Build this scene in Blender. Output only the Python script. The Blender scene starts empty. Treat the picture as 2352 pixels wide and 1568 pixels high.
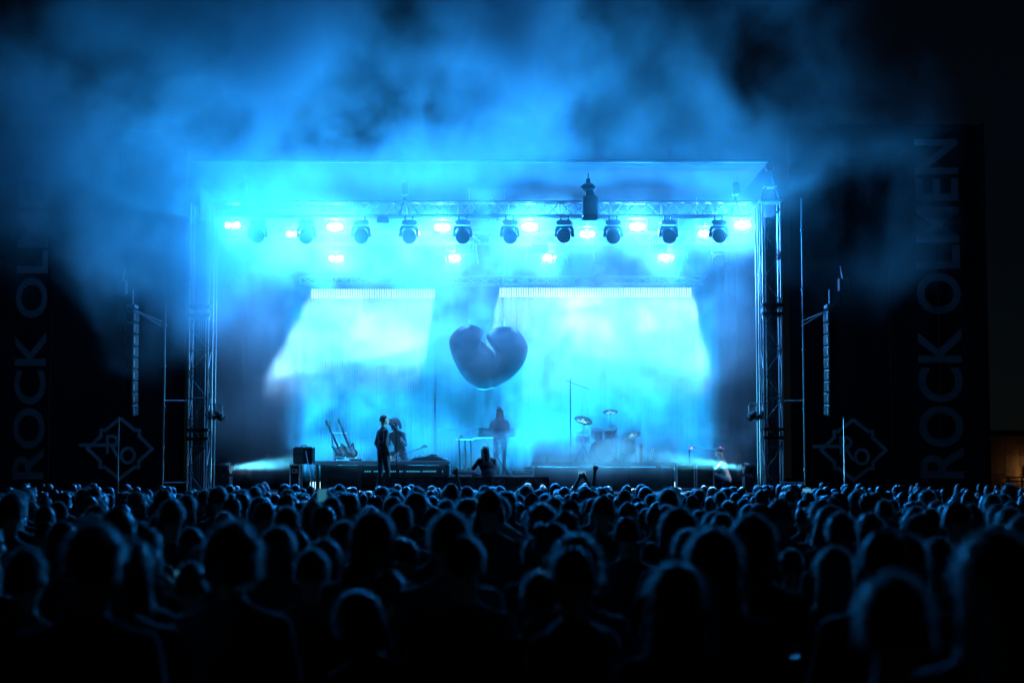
import bpy, bmesh, math, random
from mathutils import Vector, Matrix, noise as mnoise
sc = bpy.context.scene
R = math.radians
# ------------------------------------------------------------------ camera
# every layout number below is read off the photograph on a 2352 x 1568 grid
CAM_H, TILT = 2.0, math.atan(294 / 3920)
cam = bpy.data.cameras.new('camera')
cam.sensor_width, cam.lens = 36.0, 60.0
cam.clip_start, cam.clip_end = 0.1, 2000
cam.dof.use_dof, cam.dof.focus_distance, cam.dof.aperture_fstop = True, 39.0, 1.7
cam_o = bpy.data.objects.new('camera', cam)
cam_o.location = (0, 0, CAM_H)
cam_o.rotation_euler = (math.pi / 2 + TILT, 0, 0)
sc.collection.objects.link(cam_o)
sc.camera = cam_o
def at(x, y, Y):
    """photograph position (2352 grid) on the upright plane Y metres away -> world point"""
    u, v = (x - 1176) / 3920, (784 - y) / 3920
    t = Y / (math.cos(TILT) - v * math.sin(TILT))
    return Vector((u * t, Y, CAM_H + t * (math.sin(TILT) + v * math.cos(TILT))))
# ------------------------------------------------------------------ world, light, exposure
w = bpy.data.worlds.new('World'); sc.world = w; w.use_nodes = True
nt = w.node_tree
bg = nt.nodes['Background']
sky = nt.nodes.new('ShaderNodeTexSky'); sky.sky_type = 'NISHITA'; sky.sun_disc = False
sky.sun_elevation, sky.sun_rotation = R(15), R(180)      # a faint moonlit night sky
sky.ozone_density, sky.dust_density = 6, .2
nt.links.new(sky.outputs[0], bg.inputs[0])
bg.inputs[1].default_value = 0.0005
sc.view_settings.view_transform = 'Standard'; sc.view_settings.look = 'None'
sc.view_settings.exposure = 0.0; sc.view_settings.gamma = 1.0; sc.view_settings.use_curve_mapping = False
cy = sc.cycles
cy.use_denoising = True; cy.denoiser = 'OPENIMAGEDENOISE'
cy.max_bounces, cy.diffuse_bounces, cy.glossy_bounces, cy.transmission_bounces = 5, 1, 2, 3
cy.volume_bounces = 0; cy.transparent_max_bounces = 12
cy.volume_step_rate, cy.volume_max_steps = 2.4, 160
cy.adaptive_threshold = 0.03
cy.use_light_tree = True
cy.sample_clamp_indirect, cy.sample_clamp_direct = 4.0, 60.0
cy.caustics_reflective = cy.caustics_refractive = False
# lamp powers (blinders close in, blinders thrown out over the crowd, top of the strip curtain, strip wall, side beams)
PW, THROW, TOPW, WALLW, BEAMW = 620, 2700, 225, 1800, 8000
# ------------------------------------------------------------------ materials
def mat(name, col, rough=0.6, metal=0.0, emit=None, estr=0.0, vary=0.15, nscale=6.0, bump=0.0, sheen=0.0, spec=0.5, per_object=0.0, alpha=None):
    m = bpy.data.materials.new(name); m.use_nodes = True
    t = m.node_tree; b = t.nodes['Principled BSDF']
    b.inputs['Roughness'].default_value = rough; b.inputs['Metallic'].default_value = metal
    b.inputs['Specular IOR Level'].default_value = spec
    if sheen: b.inputs['Sheen Weight'].default_value = sheen; b.inputs['Sheen Roughness'].default_value = .4
    tc = t.nodes.new('ShaderNodeTexCoord'); n = t.nodes.new('ShaderNodeTexNoise')
    n.inputs['Scale'].default_value = nscale; n.inputs['Detail'].default_value = 5
    t.links.new(tc.outputs['Object'], n.inputs['Vector'])
    mr = t.nodes.new('ShaderNodeMapRange'); mr.inputs[1].default_value = .3; mr.inputs[2].default_value = .7
    mr.inputs[3].default_value = 1 - vary; mr.inputs[4].default_value = 1 + vary
    t.links.new(n.outputs[0], mr.inputs[0])
    fac = mr.outputs[0]
    if per_object:
        oi = t.nodes.new('ShaderNodeObjectInfo'); r = t.nodes.new('ShaderNodeMapRange')
        r.inputs[3].default_value = 1 - per_object; r.inputs[4].default_value = 1 + per_object * 2
        t.links.new(oi.outputs['Random'], r.inputs[0])
        mm = t.nodes.new('ShaderNodeMath'); mm.operation = 'MULTIPLY'
        t.links.new(fac, mm.inputs[0]); t.links.new(r.outputs[0], mm.inputs[1]); fac = mm.outputs[0]
    mx = t.nodes.new('ShaderNodeVectorMath'); mx.operation = 'SCALE'
    mx.inputs[0].default_value = col; t.links.new(fac, mx.inputs['Scale'])
    t.links.new(mx.outputs[0], b.inputs['Base Color'])
    if bump:
        bp = t.nodes.new('ShaderNodeBump'); bp.inputs['Strength'].default_value = bump; bp.inputs['Distance'].default_value = .02
        t.links.new(n.outputs[0], bp.inputs['Height']); t.links.new(bp.outputs[0], b.inputs['Normal'])
    if emit:
        b.inputs['Emission Color'].default_value = (*emit, 1); b.inputs['Emission Strength'].default_value = estr
        m.cycles.emission_sampling = 'NONE'
    return m
K = {}
K['black_metal'] = mat('black_metal', (.02, .02, .022), .45, .3)
K['steel'] = mat('steel', (.35, .36, .38), .38, .9, nscale=20)
K['aluminium'] = mat('aluminium', (.62, .63, .65), .32, .95, nscale=15)
K['cloth'] = mat('black_cloth', (.022, .022, .024), 1.0, bump=.3, nscale=12, spec=.02)
K['drape'] = mat('grey_drape', (.25, .26, .28), .8, nscale=9)
K['print'] = mat('lettering_print', (.2, .23, .25), .95, vary=.1, nscale=3, spec=.1)
K['emblem'] = mat('emblem_print', (.45, .5, .55), .95, vary=.1, nscale=3, spec=.1)
K['roof'] = mat('roof_fabric', (.012, .013, .014), .95, nscale=2, spec=.1)
K['deck'] = mat('stage_deck', (.025, .025, .026), .55, bump=.2, nscale=3)
K['ground'] = mat('trodden_ground', (.035, .036, .03), .95, vary=.5, nscale=.8, bump=.6)
K['plastic'] = mat('black_plastic', (.018, .018, .02), .38, nscale=14)
K['lens'] = mat('lens_glass', (.04, .045, .05), .12, .0, spec=.9)
K['lens_cell'] = mat('lens_cell', (.25, .28, .3), .15, .6)
K['lamp'] = mat('lit_lamp', (.8, .8, .8), .4, emit=(.75, .9, 1.0), estr=40)
K['ledstrip'] = mat('led_strip', (.05, .05, .05), .5, emit=(.5, .9, 1.0), estr=1.8)
K['leddot'] = mat('led_dot', (.05, .05, .05), .5, emit=(.05, .6, 1.0), estr=.9)
K['redled'] = mat('red_led', (.05, .01, .02), .4, emit=(1, .08, .35), estr=6)
K['screen'] = mat('phone_screen', (.02, .02, .02), .2, emit=(.10, .45, .75), estr=.75)
K['screen_bright'] = mat('phone_screen_bright', (.02, .02, .02), .2, emit=(.06, .4, .62), estr=.4)
K['rubber'] = mat('glossy_inflated_vinyl', (.016, .02, .025), .45, .0, spec=.35, vary=.08, nscale=3)
K['skin'] = mat('skin', (.42, .27, .2), .5, vary=.1, nscale=10, per_object=.3)
K['top'] = mat('crowd_clothes', (.045, .045, .05), .85, vary=.25, nscale=8, sheen=.25, bump=.35, per_object=.7)
K['trousers'] = mat('dark_trousers', (.03, .032, .045), .85, nscale=8, per_object=.4)
K['jacket'] = mat('dark_jacket', (.016, .016, .02), .8, nscale=10, sheen=.15, bump=.3)
K['jeans'] = mat('washed_denim', (.07, .1, .16), .85, nscale=10, bump=.3)
K['white_shirt'] = mat('white_shirt', (.2, .22, .25), .8, nscale=10, bump=.3)
K['hair'] = mat('dark_hair', (.03, .022, .018), .42, vary=.3, nscale=40, spec=.6, per_object=.8)
def strand_glow(m, col, fac):
    # thin hair lets light through from behind
    t = m.node_tree; out = t.nodes['Material Output']; b = t.nodes['Principled BSDF']
    tr = t.nodes.new('ShaderNodeBsdfTranslucent'); tr.inputs[0].default_value = (*col, 1)
    mx = t.nodes.new('ShaderNodeMixShader'); mx.inputs[0].default_value = fac
    t.links.new(b.outputs[0], mx.inputs[1]); t.links.new(tr.outputs[0], mx.inputs[2]); t.links.new(mx.outputs[0], out.inputs['Surface'])
K['strand'] = mat('loose_hair_strands', (.07, .05, .04), .35, vary=.3, nscale=40, spec=.8, per_object=.6)
strand_glow(K['strand'], (.8, .74, .68), .7)
K['wood'] = mat('guitar_finish', (.12, .07, .03), .18, spec=.6)
K['maple'] = mat('guitar_neck', (.1, .06, .03), .35)
K['guitar_teal'] = mat('guitar_teal', (.03, .3, .22), .2, spec=.6)
K['tolex'] = mat('amp_tolex', (.03, .03, .032), .7, bump=.4, nscale=60)
K['grille'] = mat('amp_grille', (.14, .14, .13), .8, nscale=80)
K['chrome'] = mat('chrome', (.8, .8, .82), .12, 1.0)
K['cymbal'] = mat('cymbal_bronze', (.6, .45, .22), .22, 1.0)
K['drumshell'] = mat('drum_shell', (.2, .22, .24), .2, .3)
K['drumhead'] = mat('drum_head', (.7, .7, .7), .5)
K['wall'] = mat('rendered_wall', (.45, .36, .27), .9, vary=.3, nscale=1.2, bump=.4)
K['lampwarm'] = mat('sodium_lamp', (.6, .5, .4), .4, emit=(1, .55, .2), estr=12)
K['tin'] = mat('tin', (.4, .4, .42), .35, .8)
# ------------------------------------------------------------------ mesh helpers
class MB:
    def __init__(s): s.v, s.f = [], []
    def add(s, vs, fs):
        k = len(s.v); s.v += [tuple(v) for v in vs]; s.f += [tuple(i + k for i in f) for f in fs]; return s
    def box(s, c, size, rot=None, taper=1.0, bev=0.0):
        hx, hy, hz = (d / 2 for d in size); c = Vector(c)
        if bev:
            b = bev; vs = []; fs = []
            prof = [(-hx + b, -hy), (hx - b, -hy), (hx, -hy + b), (hx, hy - b), (hx - b, hy), (-hx + b, hy), (-hx, hy - b), (-hx, -hy + b)]
            for z, k in ((-hz, b), (-hz + b, 0), (hz - b, 0), (hz, b)):
                for (x, y) in prof:
                    vs.append(Vector((x * (1 - k / max(hx, 1e-6)), y * (1 - k / max(hy, 1e-6)), z)))
            for r in range(3):
                for i in range(8): fs.append((r * 8 + i, r * 8 + (i + 1) % 8, r * 8 + 8 + (i + 1) % 8, r * 8 + 8 + i))
            fs.append(tuple(range(7, -1, -1))); fs.append(tuple(range(24, 32)))
        else:
            vs = [Vector((sx * hx * (taper if sz > 0 else 1), sy * hy * (taper if sz > 0 else 1), sz * hz)) for sz in (-1, 1) for sx, sy in ((-1, -1), (1, -1), (1, 1), (-1, 1))]
            fs = [(3, 2, 1, 0), (4, 5, 6, 7), (0, 1, 5, 4), (1, 2, 6, 5), (2, 3, 7, 6), (3, 0, 4, 7)]
        if rot: vs = [rot @ v for v in vs]
        return s.add([v + c for v in vs], fs)
    def tube(s, p0, p1, r0, r1=None, n=8, cap=True):
        p0, p1 = Vector(p0), Vector(p1); r1 = r0 if r1 is None else r1
        q = (p1 - p0).to_track_quat('Z', 'Y')
        vs = [p + q @ Vector((r * math.cos(2 * math.pi * i / n), r * math.sin(2 * math.pi * i / n), 0)) for p, r in ((p0, r0), (p1, r1)) for i in range(n)]
        fs = [(i, (i + 1) % n, n + (i + 1) % n, n + i) for i in range(n)]
        if cap: fs += [tuple(range(n - 1, -1, -1)), tuple(range(n, 2 * n))]
        return s.add(vs, fs)
    def path(s, pts, r, n=6):
        for a, b in zip(pts, pts[1:]): s.tube(a, b, r, r, n)
        return s
    def lathe(s, c, prof, axis=(0, 0, 1), n=16):
        q = Vector(axis).to_track_quat('Z', 'Y'); c = Vector(c); vs, fs = [], []
        for r, z in prof:
            vs += [c + q @ Vector((r * math.cos(2 * math.pi * i / n), r * math.sin(2 * math.pi * i / n), z)) for i in range(n)]
        for k in range(len(prof) - 1):
            for i in range(n): fs.append((k * n + i, k * n + (i + 1) % n, k * n + n + (i + 1) % n, k * n + n + i))
        fs += [tuple(range(n - 1, -1, -1)), tuple(range((len(prof) - 1) * n, len(prof) * n))]
        return s.add(vs, fs)
    def ell(s, c, r, nu=14, nv=9, rot=None):
        c = Vector(c); vs, fs = [], []
        for j in range(1, nv):
            a = math.pi * j / nv
            for i in range(nu):
                t = 2 * math.pi * i / nu
                v = Vector((r[0] * math.sin(a) * math.cos(t), r[1] * math.sin(a) * math.sin(t), -r[2] * math.cos(a)))
                vs.append(c + (rot @ v if rot else v))
        lo, hi = Vector((0, 0, -r[2])), Vector((0, 0, r[2]))
        vs += [c + (rot @ lo if rot else lo), c + (rot @ hi if rot else hi)]
        B, T = len(vs) - 2, len(vs) - 1
        for j in range(nv - 2):
            for i in range(nu): fs.append((j * nu + i, j * nu + (i + 1) % nu, (j + 1) * nu + (i + 1) % nu, (j + 1) * nu + i))
        for i in range(nu):
            fs.append((B, (i + 1) % nu, i)); fs.append((T, (nv - 2) * nu + i, (nv - 2) * nu + (i + 1) % nu))
        return s.add(vs, fs)
    def prism(s, poly, y0, y1):
        """outline in x,z pushed from depth y0 to y1"""
        n = len(poly)
        vs = [(x, y0, z) for x, z in poly] + [(x, y1, z) for x, z in poly]
        fs = [tuple(range(n)), tuple(range(2 * n - 1, n - 1, -1))] + [(i, n + i, n + (i + 1) % n, (i + 1) % n) for i in range(n)]
        return s.add(vs, fs)
    def ribbon(s, pts, wid, y0, y1, close=False):
        """flat band of width wid following points in x,z"""
        P2 = [Vector(p) for p in pts]
        n = len(P2); rng = range(n if close else n - 1)
        for i in rng:
            a, b = P2[i], P2[(i + 1) % n]; d = (b - a).normalized(); e = Vector((-d.y, d.x)) * wid / 2; a2, b2 = a - d * wid * .42, b + d * wid * .42
            s.prism([tuple(a2 - e), tuple(b2 - e), tuple(b2 + e), tuple(a2 + e)], y0 - .0005 * (i % 3), y1)
        return s
    def mesh(s, name, m, org=(0, 0, 0), smooth=False):
        me = bpy.data.meshes.new(name); o = Vector(org)
        me.from_pydata([tuple(Vector(v) - o) for v in s.v], [], s.f)
        me.update()
        bm = bmesh.new(); bm.from_mesh(me); bmesh.ops.recalc_face_normals(bm, faces=bm.faces); bm.to_mesh(me); bm.free()
        if m: me.materials.append(m)
        if smooth: me.polygons.foreach_set('use_smooth', [True] * len(me.polygons))
        return me
    def build(s, name, m, parent=None, org=None, smooth=False):
        if org is None:
            p = parent
            while p is not None and p.parent is not None: p = p.parent
            org = p.location if p is not None else (0, 0, 0)
        me = s.mesh(name, m, org, smooth)
        o = bpy.data.objects.new(name, me); sc.collection.objects.link(o)
        if parent is None: o.location = org
        else: o.parent = parent
        return o
def tag(o, label=None, cat=None, group=None, kind=None):
    for k, v in (('label', label), ('category', cat), ('group', group), ('kind', kind)):
        if v: o[k] = v
    return o
def thing(name, label, cat, loc=(0, 0, 0), rz=0.0, group=None):
    o = bpy.data.objects.new(name, None); sc.collection.objects.link(o)
    o.location = loc; o.rotation_euler = (0, 0, rz); o.empty_display_size = .2
    return tag(o, label, cat, group)
def dup(root, loc, rz=0.0, label=None, group=None, scale=None):
    def cp(o, par):
        c = o.copy(); sc.collection.objects.link(c)
        if par is not None: c.parent = par
        for ch in o.children: cp(ch, c)
        return c
    r = cp(root, None); r.location = loc; r.rotation_euler = (0, 0, rz)
    if scale: r.scale = (scale,) * 3
    return tag(r, label, None, group)
_unit = {}
def bar(name, p0, p1, r, m, parent=None, n=6):
    """one straight tube of its own, sharing a unit cylinder"""
    key = (m.name, n)
    if key not in _unit:
        _unit[key] = MB().tube((0, 0, 0), (0, 0, 1), 1, 1, n).mesh('tube', m)
    p0, p1 = Vector(p0), Vector(p1)
    p = parent; org = Vector((0, 0, 0))
    while p is not None:
        if p.parent is None: org = Vector(p.location)
        p = p.parent
    o = bpy.data.objects.new(name, _unit[key]); sc.collection.objects.link(o)
    d = p1 - p0
    o.rotation_mode = 'QUATERNION'
    o.location = p0 - org; o.rotation_quaternion = d.to_track_quat('Z', 'Y'); o.scale = (r, r, d.length)
    if parent is not None: o.parent = parent
    return o
def lamp(kind, name, loc, energy, color, direction=None, **kw):
    l = bpy.data.lights.new(name, kind); l.energy = energy; l.color = color
    for k, v in kw.items(): setattr(l, k, v)
    o = bpy.data.objects.new(name, l); sc.collection.objects.link(o); o.location = loc
    if direction is not None: o.rotation_mode = 'QUATERNION'; o.rotation_quaternion = Vector(direction).to_track_quat('-Z', 'Y')
    return o
ORD = ['leftmost', 'second', 'third', 'fourth', 'fifth', 'sixth', 'seventh', 'eighth', 'ninth', 'tenth', 'eleventh', 'twelfth', 'thirteenth', 'fourteenth', 'fifteenth', 'sixteenth', 'seventeenth', 'eighteenth', 'nineteenth', 'twentieth']
def nth(i): return ORD[i] if i == 0 else ORD[i] + ' from left'
def text_mesh(body, width, height, bold=0.0):
    """lettering as a mesh in x,z fitted to width x height"""
    cu = bpy.data.curves.new('lettering', 'FONT'); cu.body = body; cu.offset = bold; cu.resolution_u = 4
    o = bpy.data.objects.new('lettering', cu); sc.collection.objects.link(o)
    dg = bpy.context.evaluated_depsgraph_get(); me = bpy.data.meshes.new_from_object(o.evaluated_get(dg))
    bpy.data.objects.remove(o)
    xs = [v.co.x for v in me.vertices]; ys = [v.co.y for v in me.vertices]
    x0, x1, y0, y1 = min(xs), max(xs), min(ys), max(ys)
    V = [((v.co.x - x0) / (x1 - x0) * width, (v.co.y - y0) / (y1 - y0) * height) for v in me.vertices]
    F = [tuple(p.vertices) for p in me.polygons]
    bpy.data.meshes.remove(me)
    return V, F
# ------------------------------------------------------------------ ground, stage deck, roof
g = MB().add([(-300, -40, 0), (300, -40, 0), (300, 400, 0), (-300, 400, 0)], [(0, 1, 2, 3)]).build('ground', K['ground']); g['kind'] = 'structure'
DECK = 1.45
XL, XR = at(425, 1100, 40).x, at(1812, 1100, 40).x
o = MB().box(((XL + XR) / 2, 43.9, DECK - .06), (XR - XL, 9.8, .12)).build('stage_floor', K['deck']); o['kind'] = 'structure'
sk = thing('stage_skirt', 'black cloth skirt hanging along the front of the stage', 'skirt', ((XL + XR) / 2, 39.02, 0))
n = 26
for i in range(n):
    x0, x1 = XL + (XR - XL) * i / n, XL + (XR - XL) * (i + 1) / n
    MB().box(((x0 + x1) / 2, 39.04 + .02 * (i % 2), (DECK - .14) / 2), (x1 - x0 - .01, .03, DECK - .14)).build('skirt_panel', K['cloth'], sk)
zr = at(1200, 371, 39.5).z
rf = thing('stage_roof', 'wide flat fabric stage roof with metal front edge', 'stage roof', ((XL + XR) / 2, 44, zr))
RX0, RX1 = at(440, 400, 39.5).x, at(1766, 400, 39.5).x
MB().box(((RX0 + RX1) / 2, 44.2, zr + .03), (RX1 - RX0, 9.2, .05)).build('roof_sheet', K['roof'], rf)
bar('edge_trim', (RX0, 39.52, zr), (RX1, 39.52, zr), .028, K['aluminium'], rf, 8)
for i in range(10):
    x = RX0 + (RX1 - RX0) * (i + .5) / 10
    MB().box((x, 44.6, zr + .11), (.07, 8.0, .09)).build('rafter', K['black_metal'], rf)
for yy in (41.2, 44, 46.8):
    MB().box(((RX0 + RX1) / 2, yy, zr + .2), (RX1 - RX0, .08, .08)).build('purlin', K['black_metal'], rf)
# ------------------------------------------------------------------ drapes closing the stage
def drape(name, a, b, z0, z1, label, amp=.06, wl=.42, m='cloth'):
    a, b = Vector(a), Vector(b); d = b - a; L_ = d.length; e = Vector((-d.y, d.x, 0)).normalized()
    n = max(8, int(L_ / wl * 6)); V, F = [], []
    for k, z in enumerate((z0, (z0 + z1) / 2, z1)):
        for i in range(n + 1):
            t = i / n; ph = t * L_ / wl * 2 * math.pi
            p = a + d * t + e * amp * (math.sin(ph + .4 * math.sin(ph * .23)) * (1 - .25 * k)) ; V.append((p.x, p.y, z))
    for k in range(2):
        for i in range(n): F.append((k * (n + 1) + i, k * (n + 1) + i + 1, (k + 1) * (n + 1) + i + 1, (k + 1) * (n + 1) + i))
    mb = MB().add(V, F)
    c = (a + b) / 2
    o = mb.build(name, K[m], None, (c.x, c.y, z0), True)
    mod = o.modifiers.new('thickness', 'SOLIDIFY'); mod.thickness = .012
    return tag(o, label, 'curtain')
drape('backdrop_curtain', (XL, 48.6, 0), (XR, 48.6, 0), DECK, zr - .3, 'black pleated backdrop curtain closing the rear of the stage')
drape('side_curtain', (XL + .05, 41.2, 0), (XL + .05, 48.4, 0), DECK, zr - .3, 'black pleated side curtain at the left edge of the stage')
drape('side_curtain', (XR - .05, 41.2, 0), (XR - .05, 48.4, 0), DECK, zr - .3, 'black pleated side curtain at the right edge of the stage')
# ------------------------------------------------------------------ lattice towers
def tower(cx, cy, w, z1, label, mirror, apex):
    t = thing('lattice_tower', label, 'tower', (cx, cy, 0))
    MB().box((cx, cy, .06), (w + .5, w + .5, .12), bev=.02).build('base_plate', K['steel'], t)
    h = w / 2; cs = [(cx + a * h, cy + b * h) for a, b in ((-1, -1), (1, -1), (1, 1), (-1, 1))]
    for (x, y) in cs: bar('chord', (x, y, .12), (x, y, z1), .027, K['aluminium'], t, 8)
    for (x, y) in cs:                         # jack legs at the foot
        bar('outrigger', (x, y, .75), (x + (x - cx) * 1.6, y + (y - cy) * 1.2, .03), .025, K['steel'], t)
    # a second slimmer chord beside the stage-side corners, as on ladder-backed masts
    for b in (-1, 1):
        xs = cx + mirror * (h + .11)
        bar('rail', (xs, cy + b * h, .8), (xs, cy + b * h, z1 - .1), .02, K['aluminium'], t)
    bay = .56; nb = int((z1 - .3) / bay)
    for i in range(nb):
        za, zb = .3 + i * bay, .3 + (i + 1) * bay
        s = 1 if i % 2 else -1
        for b in (-1, 1):
            bar('brace', (cx - s * h, cy + b * h, za), (cx + s * h, cy + b * h, zb), .015, K['steel'], t)
            bar('rung', (cx + mirror * h, cy + b * h, za + .1), (cx + mirror * (h + .11), cy + b * h, za + .16), .012, K['aluminium'], t)
        for a in (-1, 1):
            bar('brace', (cx + a * h, cy - s * h, za), (cx + a * h, cy + s * h, zb), .015, K['steel'], t)
        if i % 2 == 0:
            for b in (-1, 1): bar('crossbar', (cx - h, cy + b * h, za), (cx + h, cy + b * h, za), .018, K['steel'], t)
    for z in (z1 * .33, z1 * .68):            # bolted section joints
        for dz in (0, .2): MB().box((cx, cy, z + dz), (w + .07, w + .07, .07)).build('joint_plate', K['black_metal'], t)
    if apex:
        for (x, y) in cs:
            bar('head_leg', (x, y, z1), (x * .35 + cx * .65, y * .35 + cy * .65, z1 + .5), .025, K['black_metal'], t)
            bar('head_leg', (x * .35 + cx * .65, y * .35 + cy * .65, z1 + .5), (cx, cy, z1 + .92), .02, K['black_metal'], t)
        MB().box((cx, cy, z1 + .02), (w + .1, w + .1, .06)).build('sleeve', K['black_metal'], t)
        MB().box((cx, cy, z1 + .36), (w * .7, w * .7, .03)).build('head_plate', K['steel'], t)
        MB().lathe((cx, cy - .06, z1 + .84), [(.09, 0), (.11, .02), (.09, .04), (.11, .06), (.11, .08), (.09, .1)], (0, 1, 0), 14).build('pulley', K['steel'], t)
    # pale sheet strapped up inside the mast
    V, F = [], []
    nx = 14
    for k, z in enumerate((.6, z1 * .5, z1 - .35)):
        for i in range(nx + 1):
            x = cx + (-.5 + i / nx) * w * .62; V.append((x, cy + .05 + .03 * math.sin(i * 2.3 + k * .7), z))
    for k in range(2):
        for i in range(nx): F.append((k * (nx + 1) + i, k * (nx + 1) + i + 1, (k + 1) * (nx + 1) + i + 1, (k + 1) * (nx + 1) + i))
    MB().add(V, F).build('inner_sheet', K['drape'], t, None, True)
    return t
pl, pr = at(455, 1100, 40), at(1776, 1100, 40)
tower(pl.x, 40, .44, at(455, 470, 40).z, 'left lattice tower carrying the stage roof, half lost in smoke', 1, False)
tower(pr.x, 40, .42, at(1776, 465, 40).z, 'right lattice tower with pointed head carrying the stage roof', -1, True)
# ------------------------------------------------------------------ trusses
def truss(x0, x1, Y, z0, z1, depth, bay, label, hang):
    t = thing('lighting_truss', label, 'truss', ((x0 + x1) / 2, Y, z0))
    for yy in (Y - depth / 2, Y + depth / 2):
        for z in (z0, z1): bar('chord', (x0, yy, z), (x1, yy, z), .025, K['steel'], t, 8)
    n = int((x1 - x0) / bay)
    for i in range(n):
        xa, xb = x0 + (x1 - x0) * i / n, x0 + (x1 - x0) * (i + 1) / n
        for k, yy in enumerate((Y - depth / 2, Y + depth / 2)):
            up = (i + k) % 2
            bar('brace', (xa, yy, z0 if up else z1), (xb, yy, z1 if up else z0), .012, K['steel'], t)
        bar('brace', (xa, Y - depth / 2, z1), (xb, Y + depth / 2, z1), .01, K['steel'], t)
        if i % 4 == 0:
            for yy in (Y - depth / 2, Y + depth / 2): bar('upright', (xa, yy, z0), (xa, yy, z1), .014, K['steel'], t)
    for x in hang:
        bar('hoist_chain', (x, Y, z1), (x, Y, zr - .1), .012, K['steel'], t)
        MB().box((x, Y, z1 + .32), (.16, .2, .3), bev=.03).build('hoist', K['black_metal'], t)
        MB().path([(x - .12, Y - .16, z0), (x, Y, z1 + .14), (x + .12, Y + .16, z0)], .02).build('sling', K['black_metal'], t)
    return t
a0, a1 = at(440, 497, 40.8), at(1752, 465, 40.8)
F0, F1 = a0.z, a1.z
truss(a0.x + .3, a1.x - .3, 40.8, F0, F1, .3, .3, 'long front lighting truss with crossed bracing between the towers', [at(x, 480, 40.8).x for x in (560, 930, 1352, 1690)])
b0, b1 = at(560, 560, 44.2), at(1720, 534, 44.2)
truss(b0.x, b1.x, 44.2, b0.z, b1.z, .28, .34, 'middle lighting truss behind the front row of moving lights', [at(x, 540, 44.2).x for x in (700, 1130, 1600)])
c0, c1 = at(690, 652, 46.8), at(1620, 636, 46.8)
truss(c0.x, c1.x, 46.9, c0.z, c1.z, .25, .34, 'rear truss holding the glowing curtain of vertical light strips', [at(x, 640, 46.8).x for x in (760, 1160, 1560)])
# ------------------------------------------------------------------ side scrims with lettering and emblem
def scrim(x0, x1, z1, Y, label):
    t = thing('printed_scrim', label, 'banner', ((x0 + x1) / 2, Y, 0))
    n = 4
    for i in range(n):
        xa, xb = x0 + (x1 - x0) * i / n, x0 + (x1 - x0) * (i + 1) / n
        V, F = [], []
        for k in range(7):
            for j in range(9):
                V.append((xa + .004 + (xb - xa - .008) * j / 8, Y + .012 * math.sin(j * 1.1 + k * .8 + i), .05 + (z1 - .05) * k / 6))
        for k in range(6):
            for j in range(8): F.append((k * 9 + j, k * 9 + j + 1, k * 9 + 10 + j, k * 9 + 9 + j))
        MB().add(V, F).build('cloth_panel', K['cloth'], t, None, True)
    for x in (x0, x1): bar('frame_pole', (x, Y + .08, 0), (x, Y + .08, z1 + .1), .03, K['cloth'], t)
    bar('frame_pole', (x0, Y + .08, z1 + .02), (x1, Y + .08, z1 + .02), .03, K['cloth'], t)
    return t
def vertical_words(t, xr0, xr1, ybot, ytop, Y):
    a, b = at(xr0, ybot, Y), at(xr1, ytop, Y)
    V, F = text_mesh('ROCK OLMEN', b.z - a.z, b.x - a.x, .018)
    MB().add([(b.x - vy, Y - .03, a.z + vx) for vx, vy in V], F).build('lettering', K['print'], t)
def emblem(t, cx, cy, k, Y, wid, m='print', depth=.004):
    c = at(cx, cy, Y); s = k * Y / 3920
    q = [(5, -122), (62, -77), (80, -77), (80, -52), (135, 0), (80, 52), (80, 77), (62, 77), (0, 125)]
    ring = q + [(-x, y) for x, y in q[-2::-1]][:-1] + [(-5, -122)]
    P2 = lambda x, y: (c.x + x * s, c.z - y * s)
    mb = MB().ribbon([P2(*p) for p in ring], wid, Y - .034, Y - .034 + depth, True)
    mb.ribbon([P2(-165, -15), P2(-20, -15)], wid, Y - .036, Y - .036 + depth)
    mb.ribbon([P2(-52, 15), P2(-52, -52), P2(-28, -52), P2(-14, -44), P2(-10, -32), P2(-16, -18), P2(-40, -14)], wid * .9, Y - .038, Y - .038 + depth)
    mb.ribbon([P2(-34, -12), P2(-4, 38)], wid * .9, Y - .04, Y - .04 + depth)
    mb.ribbon([P2(34 + 27 * math.cos(i * math.pi / 9), 28 + 30 * math.sin(i * math.pi / 9)) for i in range(18)], wid * .9, Y - .036, Y - .036 + depth, True)
    return mb.build('emblem', K[m], t)
s1 = scrim(at(-190, 900, 41.5).x, at(420, 900, 41.5).x, at(200, 300, 41.5).z, 41.5, 'tall black scrim left of the stage lettered ROCK OLMEN')
vertical_words(s1, 28, 117, 1100, 336, 41.5); emblem(s1, 276, 1030, .55, 41.5, .085, 'emblem')
s2 = scrim(at(1820, 900, 41.5).x, at(2272, 900, 41.5).x, at(2000, 290, 41.5).z, 41.5, 'tall black scrim right of the stage lettered ROCK OLMEN')
vertical_words(s2, 2112, 2200, 1098, 320, 41.5); emblem(s2, 1960, 1033, .55, 41.5, .085, 'emblem')
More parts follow.
